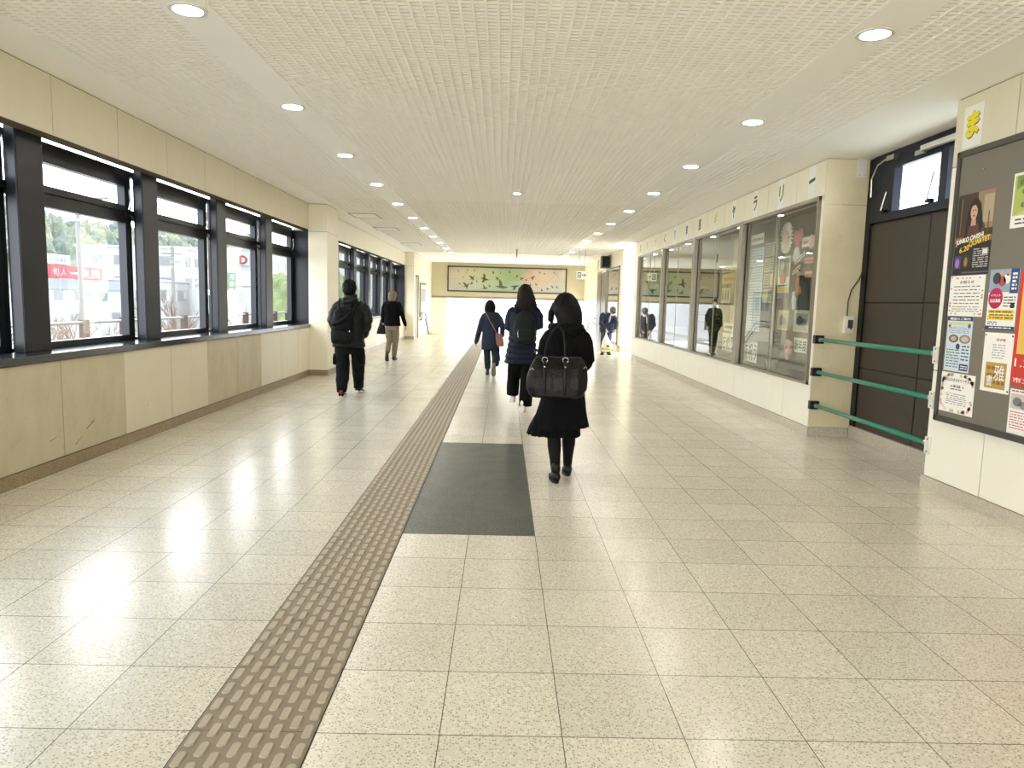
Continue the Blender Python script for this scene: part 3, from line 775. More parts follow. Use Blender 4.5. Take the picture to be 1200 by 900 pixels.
def poster(label, y, z, w, h, base, draw, texts=(), X=BX, cat='poster', name='poster', group=None, tilt=0.):
    """sheet pinned to a wall facing -X: y,z is its upper left corner as seen"""
    o = thing(name, label, cat, (X, y, z - h), group=group)
    mp0 = wmap(X, y, z - h)
    mp = (lambda u, v, d: mp0(u, v + u * tilt, d)) if tilt else mp0
    mb = MB()
    def rect(u0, v0, u1, v1, c, d=.0016):
        mb.use(c); q = [mp(u0 * w, v0 * h, d), mp(u1 * w, v0 * h, d), mp(u1 * w, v1 * h, d), mp(u0 * w, v1 * h, d)]
        mb.add(q, [(0, 1, 2, 3)])
    def oval(u, v, ru, rv, c, d=.0018, n=20, wob=0.):
        mb.use(c); pts = []
        for k in range(n):
            a = 2 * PI * k / n; q = 1 + wob * math.sin(3 * a + u * 40)
            pts.append(mp((u + ru * q * math.cos(a)) * w, (v + rv * q * math.sin(a)) * h, d))
        mb.add(pts, [tuple(range(n))])
    def poly(pts, c, d=.0019):
        mb.use(c); mb.add([mp(a * w, b * h, d) for a, b in pts], [tuple(range(len(pts)))])
    mb.use(base)
    v8 = [mp(a * w, b * h, d) for d in (.0002, .0012) for a, b in ((0, 0), (1, 0), (1, 1), (0, 1))]
    mb.add(v8, [(0, 3, 2, 1), (4, 5, 6, 7), (0, 1, 5, 4), (1, 2, 6, 5), (2, 3, 7, 6), (3, 0, 4, 7)])
    draw(rect, oval, poly)
    mb.build('sheet', None, o)
    groups = {}
    for tx in texts:
        body, u, v, tw, th, c = tx[:6]; rise = tx[6] if len(tx) > 6 else 0
        groups.setdefault(c, []).append((body, u, v, tw, th, rise))
    if groups:
        for c, L in groups.items():
            for body, u, v, tw, th, rise in L:
                tb = MB().use(c)
                put_text(tb, body, u * w, v * h, tw * w, th * h, .0024, mp, rise=rise, bold=.0016 if rise else .0006)
                tb.build('lettering', None, o)
    return o
def lines(rect, u0, u1, v0, v1, n, c, rnd=3, d=.002, fill=.45):
    r = random.Random(rnd)
    st = (v1 - v0) / n
    for k in range(n):
        a = u0 + r.uniform(0, .05) * (u1 - u0)
        vv = v1 - (k + .7) * st
        while a < u1 - .02:
            b = min(u1, a + r.uniform(.05, .2)); rect(a, vv, b, vv + st * fill, c, d); a = b + r.uniform(.015, .05)
W_ = flat(244, 242, 236); K_ = flat(30, 28, 28); GR = flat(120, 118, 116); NV = flat(34, 52, 110); YL = flat(236, 206, 70); MG = flat(190, 30, 84); RD = flat(206, 58, 46); GD = flat(190, 156, 74)
def d1(rect, oval, poly):
    rect(0, .42, 1, 1, flat(66, 50, 36), .0014); rect(0, .40, 1, .47, flat(138, 104, 52), .0015)
    rect(.55, .55, 1, 1, flat(150, 126, 94), .0015); rect(.72, .62, .98, .95, flat(176, 158, 128), .0016); rect(0, .5, .1, .96, flat(44, 36, 30), .0016)
    rect(.1, .5, .13, .95, flat(120, 96, 64), .0016); rect(.86, .5, .89, .75, flat(96, 76, 54), .0017)
    poly([(.22, .44), (.78, .44), (.8, .58), (.68, .68), (.36, .68), (.24, .58)], flat(92, 56, 44), .0017)
    poly([(.24, .44), (.28, .66), (.32, .82), (.42, .92), (.54, .93), (.64, .86), (.7, .72), (.74, .56), (.66, .5), (.6, .62), (.36, .6), (.32, .46)], flat(26, 20, 18), .0018)
    oval(.47, .765, .095, .095, flat(206, 160, 130), .0019); poly([(.42, .69), (.53, .69), (.55, .6), (.4, .6)], flat(196, 148, 118), .00188)
    oval(.435, .785, .018, .008, K_, .002); oval(.505, .785, .018, .008, K_, .002); oval(.47, .72, .03, .009, flat(150, 60, 54), .002)
    poly([(.37, .8), (.4, .88), (.52, .88), (.58, .78), (.5, .85), (.42, .84)], flat(26, 20, 18), .00205)
    rect(.04, .08, .22, .24, flat(84, 60, 130), .0016); oval(.12, .15, .06, .06, flat(150, 130, 190), .0018); rect(.26, .09, .46, .25, flat(50, 46, 30), .0016); oval(.36, .16, .05, .06, flat(150, 120, 60), .0018)
    rect(.26, .02, 1, .04, flat(90, 90, 90), .0016); lines(rect, .54, .96, .08, .32, 9, flat(190, 190, 186), 5)
    rect(.8, .24, .93, .30, W_, .002)
poster('dark concert poster with a long-haired performer and white and yellow headline', 5.437, 2.275, .405, .59, K_, d1,
       [('JUNKO ONISHI', .04, .36, .74, .075, W_, .045), ('QUARTET', .42, .335, .54, .07, YL, .035), ('6.20', .16, .275, .26, .065, YL, .02)])
def d2(rect, oval, poly):
    lines(rect, .12, .88, .28, .78, 6, flat(90, 88, 86), 8, fill=.25); lines(rect, .1, .9, .1, .26, 3, flat(120, 116, 112), 9, fill=.3)
    for k in range(22):
        r = random.Random(k); e = r.random()
        u, v = (r.choice((.05, .95)), e) if k % 2 else (e, r.choice((.06, .94)))
        oval(u, v, .03, .025, flat(222, 150, 140) if k % 3 else flat(206, 190, 150), .0017, 10)
poster('white certificate-like notice with a floral border under the concert poster', 5.447, 1.68, .395, .298, W_, d2, [('お知らせ', .3, .8, .4, .08, flat(80, 60, 60))])
def d3(rect, oval, poly):
    rect(0, .93, 1, 1, NV, .0015); rect(.05, .86, .95, .91, flat(214, 210, 150), .0015); oval(.1, .83, .05, .035, flat(190, 90, 60)); oval(.88, .84, .06, .04, flat(90, 100, 140))
    oval(.3, .60, .2, .075, flat(120, 90, 80)); oval(.3, .6, .12, .045, flat(190, 170, 150), .0021); oval(.75, .6, .22, .08, flat(150, 132, 110)); oval(.75, .6, .14, .05, flat(200, 190, 170), .0021)
    oval(.5, .46, .08, .055, NV, .0021); rect(.62, .03, .96, .15, NV, .0016); lines(rect, .08, .9, .7, .82, 4, flat(110, 130, 170), 3, fill=.3); lines(rect, .05, .6, .06, .42, 7, flat(90, 100, 120), 4, fill=.35); lines(rect, .65, .95, .2, .5, 5, flat(70, 80, 110), 6, fill=.4); lines(rect, .66, .93, .05, .13, 2, W_, 2, .0021)
poster('pale blue flyer with two round food photos and a navy heading', 5.433, 1.376, .293, .408, flat(206, 222, 230), d3, [('講座のご案内', .1, .945, .8, .04, W_)])
def d4(rect, oval, poly):
    for k in range(46):
        r = random.Random(k + 50); a = r.uniform(0, 2 * PI)
        oval(.5 + .45 * math.copysign(min(1, abs(math.cos(a)) ** .5), math.cos(a)) + r.uniform(-.03, .03), .5 + .45 * math.copysign(min(1, abs(math.sin(a)) ** .5), math.sin(a)), .04, .045, [flat(226, 180, 170), flat(214, 196, 140), flat(206, 206, 176), flat(232, 206, 196)][k % 4], .0017, 9, .2)
    lines(rect, .3, .7, .56, .7, 2, flat(120, 110, 110), 4, fill=.4); lines(rect, .18, .8, .2, .5, 6, flat(150, 140, 136), 7, fill=.35)
poster('white flyer with a flower border at the bottom corner of the notice board', 5.447, .957, .395, .30, W_, d4, [('春のよみきかせマーケット', .1, .78, .8, .09, flat(90, 76, 90)), ('4/12', .38, .64, .22, .07, flat(90, 76, 90))])
def d5(rect, oval, poly):
    rect(0, .62, 1, 1, flat(150, 170, 190), .0015); rect(.72, .6, 1, 1, flat(44, 76, 140), .0016)
    for u, v, ru, c in ((.25, .85, .14, flat(70, 60, 60)), (.45, .8, .12, flat(190, 80, 80)), (.6, .84, .12, W_), (.4, .92, .07, flat(210, 170, 150)), (.62, .93, .06, flat(210, 170, 150))): oval(u, v, ru, ru * .7, c, .0018)
    oval(.27, .52, .25, .175, MG, .0021, 28)
    rect(.05, .16, .95, .25, YL, .0017); rect(.05, .27, .95, .33, YL, .0017); rect(0, 0, 1, .06, NV, .0017)
    lines(rect, .55, .95, .37, .56, 4, flat(90, 90, 100), 3, fill=.4); lines(rect, .08, .92, .17, .32, 3, flat(120, 90, 40), 5, .0021); rect(.8, .36, .93, .45, K_, .0022); lines(rect, .05, .4, .07, .14, 2, NV, 6); lines(rect, .1, .9, .01, .05, 1, W_, 6, .0021)
    lines(rect, .78, .94, .64, .94, 5, W_, 8, .0021, .6)
poster('flyer with a magenta circle, people photo and yellow boxes beside the concert poster', 5.005, 1.71, .287, .412, W_, d5, [('イベント', .1, .55, .34, .04, W_), ('出店募集', .09, .45, .36, .06, W_)])
def d6(rect, oval, poly):
    rect(.14, .06, .86, .5, GD, .0016); lines(rect, .18, .82, .1, .46, 3, flat(140, 104, 40), 3, .0018, .5)
    lines(rect, .3, .75, .56, .82, 6, flat(150, 146, 140), 11, fill=.3); rect(.93, .03, .98, .06, K_); rect(.93, .94, .98, .97, K_); rect(.02, .94, .06, .97, K_)
poster('white poster with a gold panel of brushed white characters', 4.997, 1.277, .29, .41, W_, d6, [('羽子板', .42, .86, .32, .045, flat(190, 40, 60)), ('雅', .45, .2, .36, .26, W_), ('書', .2, .1, .22, .18, W_)])
def d7(rect, oval, poly):
    rect(.06, .28, 1, .9, flat(230, 186, 90), .0015); oval(.5, .62, .35, .25, flat(240, 214, 150), .0017)
poster('red and yellow exhibition poster with white dates at the frame edge', 4.705, 1.69, .52, .755, RD, d7, [('1.24', .05, .17, .42, .07, W_), ('3.22', .3, .10, .4, .07, W_), ('市立博物館', .05, .03, .8, .045, W_)])
def d8(rect, oval, poly):
    rect(.05, .56, .95, .9, flat(206, 200, 196), .0015); oval(.35, .72, .2, .1, flat(120, 116, 116)); oval(.65, .66, .2, .09, flat(150, 140, 140)); lines(rect, .06, .94, .92, .99, 1, flat(190, 70, 80), 3); lines(rect, .06, .94, .1, .52, 7, flat(206, 120, 120), 8, fill=.4)
poster('pale flyer with red print and grey photo below the red poster', 4.69, .915, .21, .297, W_, d8)
def d9(rect, oval, poly):
    rect(.04, .22, .96, .95, flat(176, 186, 96), .0015); poly([(.04, .22), (.5, .35), (.96, .5), (.96, .22)], flat(206, 196, 120), .0016); poly([(.1, .7), (.3, .76), (.6, .6), (.9, .72), (.9, .95), (.1, .95)], flat(120, 150, 70), .0017)
    for k in range(9):
        r = random.Random(k); oval(r.uniform(.1, .9), r.uniform(.35, .9), .05, .05, flat(96, 120, 60), .0018, 10)
    oval(.4, .42, .1, .07, flat(150, 150, 150), .0019); lines(rect, .1, .9, .04, .18, 2, flat(90, 90, 80), 5)
poster('green illustrated map poster near the top of the notice board', 4.862, 2.338, .36, .36, W_, d9)
for y, z, lab in ((5.40, 2.53, 'silver push pin in the top corner of the notice board above the concert poster'), (5.19, 2.43, 'silver push pin in the bare felt just above the concert poster'), (5.02, 1.29, 'silver push pin between the flyers halfway down the notice board')):
    tag(MB().use(STEEL).ell((BX - .002, y, z), (.006, .008, .008), nu=10, nv=6).build('push_pin', None, None, (BX, y, z)), lab, 'pin')

# ------------------------------------------------------------------ things in the display cases
CX = 4.12
LB = flat(176, 200, 222); LB2 = flat(196, 212, 226)
def sheet_lines(c, n, seed):
    def f(rect, oval, poly): lines(rect, .08, .92, .08, .92, n, c, seed, fill=.35)
    return f
poster('white heading sheet above the pale blue lists in the display window', 10.38, 2.43, .5, .14, W_, sheet_lines(GR, 1, 3), (), CX, 'sheet', 'list_sheet')
for k in range(5):
    poster('pale blue list sheet in the display window, %s from the top of its column' % ords[k], 10.40, 2.24 - .235 * k, .56, .225, LB if k % 2 else LB2, sheet_lines(flat(110, 130, 160), 5, k), (), CX, 'sheet', 'list_sheet', 'blue lists in the display window')
def dcard(c2, seed):
    def f(rect, oval, poly):
        lines(rect, .12, .88, .1, .9, 5, c2, seed, fill=.5)
    return f
cc = [flat(70, 76, 84), flat(150, 140, 96), flat(96, 88, 70), flat(60, 66, 76), flat(92, 96, 100), flat(190, 176, 110), flat(206, 186, 90), flat(66, 76, 100)]
for r in range(4):
    for c in range(2):
        k = r * 2 + c
        poster('small dark club card in the display window, row %s, %s of the pair' % (ords[r], ('farther', 'nearer')[c]), 9.80 - .235 * c, 2.27 - .205 * r, .2, .175, flat(206, 196, 130) if k % 3 else flat(180, 180, 170), (lambda kk: lambda rect, oval, poly: (rect(.08, .08, .92, .92, cc[kk], .0015), lines(rect, .16, .84, .16, .84, 4, flat(190, 190, 170), kk, .002)))(k), (), CX, 'card', 'club_card', 'club cards in the display window')
def dfest(rect, oval, poly):
    rect(.08, .52, .92, .95, flat(120, 124, 116), .0015); oval(.35, .78, .18, .1, flat(206, 200, 190)); oval(.6, .7, .18, .1, flat(84, 90, 84)); oval(.45, .48, .28, .15, flat(196, 60, 56)); rect(.0, .16, 1, .26, YL, .0016); rect(0, 0, 1, .14, flat(90, 106, 130), .0016); lines(rect, .1, .9, .28, .34, 1, K_, 3)
poster('festival poster with a red lantern shape and yellow band in the display window', 9.29, 2.06, .38, .53, flat(226, 220, 204), dfest, (), CX)
for k, (y, z, w, h) in enumerate(((9.2, 1.385, .35, .25), (8.69, 1.39, .44, .26))):
    poster(('small photo sheet with a yellow border low in the display window', 'photo sheet of a crowd low in the display window, beside the white brush banner')[k], y, z, w, h, (YL, flat(206, 206, 190))[k], lambda rect, oval, poly: (rect(.12, .1, .9, .85, flat(170, 168, 160), .0015), oval(.4, .5, .2, .25, flat(90, 88, 84)), oval(.65, .45, .16, .2, flat(130, 124, 116))), (), CX, 'photo', 'photo_sheet')
poster('white brush lettered banner low in the display window beside the pink paper flower', 8.64, 1.06, .52, .17, W_, lambda *a: None, [('新年度入', .06, .12, .88, .74, K_)], CX, 'banner', 'brush_banner')
poster('white banner of black brush characters standing beside the potted plant', 10.39, .935, .52, .30, W_, lambda *a: None, [('を祝う', .05, .1, .9, .8, K_)], CX, 'banner', 'brush_banner')
poster('white banner of black brush characters in the second display window', 11.46, 1.0, .6, .28, W_, lambda *a: None, [('おめで', .05, .1, .9, .8, K_)], CX, 'banner', 'brush_banner')
poster('white slip with brush marks above the banner in the second display window', 11.42, 1.16, .5, .13, flat(226, 224, 210), sheet_lines(K_, 1, 5), (), CX, 'banner', 'brush_slip')
poster('framed print of three standing figures in the second display window', 11.66, 1.705, .47, .24, flat(206, 202, 186), lambda rect, oval, poly: [(oval(.2 + .28 * i, .45, .08, .3, flat(110, 104, 90)), oval(.2 + .28 * i, .8, .05, .08, flat(150, 120, 100))) for i in range(3)], (), CX, 'print', 'figure_print')
poster('tan paper band of dark characters in the second display window', 11.7, 2.05, .95, .1, flat(196, 182, 132), sheet_lines(flat(96, 76, 40), 1, 5), (), CX, 'banner', 'paper_band')
poster('yellow ochre sheet under the tan band in the second display window', 11.66, 1.93, .9, .16, flat(206, 180, 110), sheet_lines(flat(190, 120, 60), 1, 9), (), CX, 'sheet', 'ochre_sheet')
poster('tall cream paper backdrop in the second display window', 11.72, 2.5, .95, 1.75, flat(190, 184, 158), lambda *a: None, (), 4.3, 'sheet', 'cream_sheet')
# paper rosette
t = thing('paper_rosette', 'round white pleated paper rosette hung high in the near display window', 'decoration', (4.13, 9.11, 2.29))
mb = MB(); n_ = 48; R0, R1 = .06, .195
vs = []; fs = []
for k in range(n_):
    a = 2 * PI * k / n_; d = .012 if k % 2 else -.012
    for r, q in ((R0, 0), (R1, 1)): vs.append((4.13 + d * (.4 + q), 9.11 + r * math.cos(a) * .95, 2.29 + r * math.sin(a)))
for k in range(n_): a = 2 * k; b = 2 * ((k + 1) % n_); fs.append((a, a + 1, b + 1, b))
mb.add(vs, fs); mb.build('pleated_ring', flat(236, 228, 216), t)
MB().disc((4.115, 9.11, 2.29), .085, 20, 'x', .012).build('centre', flat(232, 206, 196), t)
def blob_thing(name, label, cat, parts_, loc):
    t = thing(name, label, cat, loc)
    for pn, m, els in parts_:
        mb = MB()
        for c, r in els: mb.ell(c, r, nu=14, nv=10)
        o = bake(mb, pn, m, .008, 2, None)
        o.parent = t; o.matrix_parent_inverse = Matrix.Translation(-Vector(loc))
    return t
PK = flat(206, 112, 130); PK2 = flat(238, 190, 190)
blob_thing('paper_heart', 'pink paper heart with a white paper puff below, beside the rosette', 'decoration',
    [('heart', PK, [((4.14, 8.83, 2.30), (.03, .075, .08)), ((4.14, 8.71, 2.30), (.03, .075, .08)), ((4.14, 8.77, 2.23), (.03, .07, .09))]), ('puff', flat(236, 226, 220), [((4.14, 8.77, 2.09), (.04, .07, .07)), ((4.14, 8.73, 2.03), (.04, .05, .06)), ((4.14, 8.80, 2.03), (.04, .05, .05))])], (4.14, 8.77, 2.2))
poster('white ribbon banner with pink print high in the near display window', 8.6, 2.245, .26, .115, W_, sheet_lines(PK, 1, 4), (), CX, 'banner', 'ribbon_banner')
blob_thing('paper_flower', 'pink paper flower at the end of the ribbon banner', 'decoration', [('petals', PK2, [((4.11, 8.3 + .05 * math.cos(a), 2.18 + .05 * math.sin(a)), (.02, .04, .04)) for a in (0, 1.25, 2.5, 3.75, 5)])], (4.11, 8.3, 2.18))
poster('slanted white paper slip under the pink heart, upper one', 8.78, 1.985, .28, .05, W_, sheet_lines(INK, 1, 4), (), CX, 'slip', 'paper_slip', tilt=.35)
poster('slanted white paper slip under the pink heart, lower one', 8.83, 1.86, .22, .05, W_, sheet_lines(INK, 1, 6), (), CX, 'slip', 'paper_slip', tilt=.35)
poster('salmon paper tag near the frame of the display window, upper one', 8.49, 2.005, .23, .07, flat(222, 150, 120), sheet_lines(RD, 1, 6), (), CX, 'tag', 'paper_tag')
poster('salmon paper tag near the frame of the display window, lower one', 8.46, 1.845, .23, .075, flat(232, 170, 150), sheet_lines(RD, 1, 8), (), CX, 'tag', 'paper_tag')
blob_thing('paper_doll', 'small paper doll in orange above the photo sheets of the display window', 'decoration', [('dress', flat(206, 130, 96), [((4.12, 8.65, 1.72), (.02, .05, .08)), ((4.12, 8.6, 1.63), (.02, .08, .06))]), ('head', flat(222, 180, 150), [((4.12, 8.65, 1.84), (.02, .035, .04))]), ('hair', K_, [((4.13, 8.65, 1.86), (.02, .04, .035))])], (4.12, 8.65, 1.7))
blob_thing('paper_crane', 'pale folded paper figure hanging below the paper doll', 'decoration', [('body', flat(206, 216, 226), [((4.12, 8.72, 1.5), (.03, .04, .06)), ((4.12, 8.70, 1.43), (.03, .03, .05)), ((4.12, 8.75, 1.57), (.02, .02, .05))])], (4.12, 8.72, 1.5))
blob_thing('pink_paper_flower', 'pale pink paper flower beside the white brush banner', 'decoration', [('petals', PK2, [((4.10, 8.74 + .06 * math.cos(a), .93 + .06 * math.sin(a)), (.03, .05, .05)) for a in (0, 1.25, 2.5, 3.75, 5)] + [((4.1, 8.76, .83), (.02, .05, .06))])], (4.10, 8.74, .93))
def leafy(name, label, loc, h, spread, nleaf, seed, m, pot=True):
    t = thing(name, label, 'plant', loc)
    r = random.Random(seed); x, y, z = loc
    if pot:
        MB().loft([(x, y, z, .06, .06), (x, y, z + .1, .08, .08), (x, y, z + .12, .085, .085)], 18).build('pot', flat(214, 210, 200), t, smooth=True)
    st = MB()
    lf = MB()
    for k in range(nleaf):
        a = r.uniform(0, 2 * PI); q = r.uniform(.1, 1)
        tip = Vector((x + .4 * spread * q * math.cos(a) * .55, y + spread * q * math.sin(a), z + .12 + h * r.uniform(.25, 1) ** .6))
        st.tube([(x, y, z + .1), ((x + tip.x) / 2, (y + tip.y) / 2, z + .1 + (tip.z - z) * .6), tip], .003, 5)
        L = r.uniform(.04, .07); d = Vector((r.uniform(-1, 1), r.uniform(-1, 1), r.uniform(-.4, .8))).normalized(); s_ = d.cross(Vector((0, 0, 1))).normalized() * L * .4; up = Vector((0, 0, L * .12))
        lf.add([tip, tip + d * L * .5 + s_ + up, tip + d * L, tip + d * L * .5 - s_ + up], [(0, 1, 2, 3)])
    st.build('stems', flat(90, 110, 60), t); lf.build('leaves', m, t)
LEAF = mat('leaf_green', S(150, 180, 116), .5, var=.3, scale=14); LEAFD = mat('leaf_dark', S(56, 84, 54), .5, var=.3, scale=14)
leafy('potted_plant', 'bushy pale green plant standing in the second display window', (4.30, 12.55, .576), .56, .34, 260, 3, LEAF)
leafy('potted_plant', 'small dark green plant in a white pot beside the brush banner', (4.3, 9.78, .576), .36, .13, 60, 5, LEAFD)

# ------------------------------------------------------------------ people (all figure sizes in centimetres, facing +Y)
SKIN = mat('skin', S(206, 160, 132), .5, var=.05, scale=20)
def cloth(name, rgb, rough=.8, var=.12, bump=.35, bscale=90, sheen=.0, spec=.15): return mat(name, S(*rgb), rough, 0, var, 12, bump, bscale, spec, sheen)
BLK = cloth('black_wool', (9, 9, 11), .9, spec=.15); BLK2 = cloth('black_stocking', (9, 9, 11), .7, spec=.2); BLKL = cloth('black_leather', (9, 8, 8), .42, .15, .5, 40, spec=.26)
STRAPL = cloth('black_strap_leather', (7, 7, 7), .6, spec=.25)
HAIRB = mat('black_hair', S(9, 8, 9), .6, 0, .3, 3, .4, 40, spec=.16); HAIRBR = mat('dark_brown_hair', S(20, 14, 13), .6, 0, .3, 3, .4, 40, spec=.2); HAIRBL = mat('ash_blond_hair', S(116, 100, 74), .55, 0, .35, 20, .5, 60)
NAVY = cloth('navy_down', (22, 25, 44), .45, .1, .2, 40); SLATE = cloth('slate_blue_coat', (46, 53, 68), .8, spec=.15); SLATE2 = cloth('slate_trousers', (36, 46, 58), .8, spec=.2)
DGREEN = cloth('dark_green_nylon', (9, 17, 17), .6, spec=.25); PUFF = cloth('black_puffer_nylon', (12, 16, 19), .5, .1, .25, 40, spec=.28); CARGO = cloth('black_cargo', (12, 13, 15), .8, spec=.2); PACKM = cloth('black_pack_nylon', (11, 11, 13), .6)
KHAKI = cloth('khaki_chino', (134, 124, 104), .85, spec=.2); TANB = cloth('rose_tan_leather', (140, 108, 98), .55); DENIM = cloth('grey_denim', (62, 72, 90), .8); NAVYJ = cloth('navy_work_jacket', (54, 60, 80), .8, spec=.15)
SHOEB = mat('black_shoe', S(10, 9, 10), .45, spec=.3); SOLEG = mat('grey_sole', S(120, 112, 102), .7); SOLEW = mat('white_sole', S(226, 222, 214), .6); WSHOE = mat('white_sneaker', S(222, 216, 204), .5); RED = mat('red_shoe_trim', S(150, 26, 50), .5); BROWNS = mat('dark_brown_shoe', S(56, 48, 42), .5)
BAGP = mat('white_carrier_film', S(238, 238, 232), .4); CAPM = cloth('grey_cap', (92, 94, 96)); MASKM = mat('white_mask', S(236, 238, 238), .7); EYEM = mat('dark_eye', S(24, 18, 16), .2)
def cm(mb): return mb.scale(.01)
def fold(amp, f=14., zf=5.):
    def d(co, n):
        q = Vector((co.x * f, co.y * f, co.z * zf))
        return amp * (noise.noise(q) + .5 * noise.noise(q * 2.3))
    return d
def quilt(step, depth, amp=.004, z0=-9, z1=9):
    def d(co, n):
        w = depth * (abs(math.sin(PI * co.z / step)) ** .5 - .6) if z0 < co.z < z1 else 0
        return w + amp * noise.noise(Vector((co.x * 14, co.y * 14, co.z * 12)))
    return d
def strands(amp, f=70):
    def d(co, n): return amp * noise.noise(Vector((co.x * f, co.y * f, co.z * 6))) + amp * .8 * noise.noise(Vector((co.x * f * .35, co.y * f * .35, co.z * 4)))
    return d
def rotm(yaw, pitch, roll=0.): return Matrix.Rotation(math.radians(yaw), 3, 'Z') @ Matrix.Rotation(math.radians(-pitch), 3, 'X') @ Matrix.Rotation(math.radians(roll), 3, 'Y')
def head(mb, c, M, k=1.):
    """skull, jaw, brow, nose, lips, chin and ears; c is the middle of the head, y forward"""
    C = Vector(c)
    def e(p, r): mb.ell(C + M @ (Vector(p) * k), tuple(a * k for a in r), M)
    e((0, -.8, 2.2), (7.3, 9.2, 8.6)); e((0, 1.6, -3.5), (6.0, 7.0, 7.0)); e((0, 5.2, -8.3), (3.2, 3.0, 2.6)); e((0, 7.2, 2.6), (5.2, 1.6, 1.3))
    for s_ in (-1, 1):
        e((s_ * 7.2, -.6, -.6), (1.1, 2.0, 3.1)); e((s_ * 3.9, 6.2, -2.2), (2.6, 2.0, 2.2)); e((s_ * 3.1, 7.0, .5), (1.5, 1.1, .9))
    mb.tube([C + M @ (Vector(p) * k) for p in ((0, 7.6, 1.6), (0, 9.4, -1.6), (0, 9.9, -2.9))], [.8 * k, 1.1 * k, 1.45 * k], 10)
    e((0, 8.0, -5.6), (2.3, 1.0, .7)); e((0, 7.9, -6.7), (2.0, 1.0, .8))
def eyes(parent, c, M, k=1.):
    for s_ in (-1, 1):
        p = Vector(c) + M @ (Vector((s_ * 3.1, 7.8, .5)) * k)
        cm(MB().use(EYEM).ell(p, (1.0 * k, .6 * k, .55 * k), M, 10, 6)).build('eye', None, None, smooth=True).parent = parent
def hand(mb, w, d, nrm, curl=25, k=1., side=1):
    """palm, four jointed fingers and a thumb; d: finger direction, nrm: palm normal the fingers curl towards, side: thumb side"""
    d = Vector(d).normalized(); nrm = Vector(nrm); nrm = (nrm - d * nrm.dot(d)).normalized(); s_ = d.cross(nrm).normalized() * side
    w = Vector(w)
    mb.tube([w, w + d * 3 * k, w + d * 7.5 * k], [2.5 * k, 3.2 * k, 3.7 * k], 12, True, .5, up=nrm)
    L = [7.2, 8.0, 7.4, 5.8]
    for i in range(4):
        p = w + d * 8.0 * k + s_ * (2.7 - 1.8 * i) * k
        a = 0; pts = [p - d * 1.5 * k, p]; r = [.95 * k, .92 * k]
        for j, fr in enumerate((.45, .3, .25)):
            a += math.radians(curl * (.8, 1.15, .9)[j])
            p = p + (d * math.cos(a) + nrm * math.sin(a)) * L[i] * fr * k
            pts.append(p); r.append((.88, .8, .7)[j] * k)
        mb.tube(pts, r, 8)
    b = w + d * 2.2 * k + s_ * 2.4 * k; t1 = b + (d * .6 + s_ * .7 + nrm * .3).normalized() * 3.4 * k
    mb.tube([w + d * 1.2 * k + s_ * 1.2 * k, b, t1, t1 + (d * .9 + nrm * .5).normalized() * 2.8 * k], [1.4 * k, 1.3 * k, 1.05 * k, .85 * k], 8)
def shoe(parent, ankle, yaw=0, pitch=0, L=25, w=4.4, up=SHOEB, sole=SHOEB, h=8, trim=None):
    """pitch>0: toe down. ankle is the ankle joint, 8 cm above a flat sole"""
    M = rotm(yaw, pitch); A = Vector(ankle)
    mb = MB().use(up); b = L * .28
    rings = []
    for y, z0, z1, rx in ((-b, 1.5, 7.2, w * .5), (-b + 1.5, 1.2, 8.6, w * .82), (0, 1.2, 9.6, w * .86), (L * .16, 1.2, 8.2, w * .86), (L * .34, 1.2, 6.0, w * .96), (L * .52, 1.2, 4.8, w), (L * .66, 1.2, 3.8, w * .82), (L * .72, 1.3, 2.8, w * .45)):
        ring = []
        for q in range(14):
            a = 2 * PI * q / 14
            ring.append(tuple(A + M @ Vector((rx * math.cos(a), y, (z0 + z1) / 2 - h + (z1 - z0) / 2 * math.sin(a)))))
        rings.append(ring)
    mb.rings(rings); mb.tube([A + M @ Vector((0, -.5, 9 - h)), A + M @ Vector((0, -1, 12.5 - h))], [w * .86, w * .84], 14)
    o = cm(mb).build('shoe', None, None, smooth=True); o.parent = parent
    mb = MB().use(sole); rings = []
    for z, g in ((0, .0), (1.4, .3), (3.2 if sole is SOLEW else 1.9, .15)):
        ring = []
        for q in range(24):
            a = 2 * PI * q / 24; y = L * .22 + (L * .5 + .4 + g) * math.sin(a); rx = (w + .2 + g) * (.86 + .16 * math.sin(a - .5)) * abs(math.cos(a)) ** .75
            ring.append(tuple(A + M @ Vector((math.copysign(rx, math.cos(a)), y, z - h))))
        rings.append(ring)
    mb.rings(rings); so = cm(mb).build('sole', None, None); so.parent = o
    if trim:
        mb = MB().use(trim); mb.tube([A + M @ Vector((0, -b + 1.4, 7.2 - h)), A + M @ Vector((0, -b + 1.4, 9.0 - h))], [w * .55, w * .6], 10)
        mb.tube([A + M @ Vector((-w * .75, -2, 9.2 - h)), A + M @ Vector((0, -b + .6, 9.4 - h)), A + M @ Vector((w * .75, -2, 9.2 - h))], .9, 8)
        q = cm(mb).build('heel_trim', None, None, smooth=True); q.parent = o
    return o
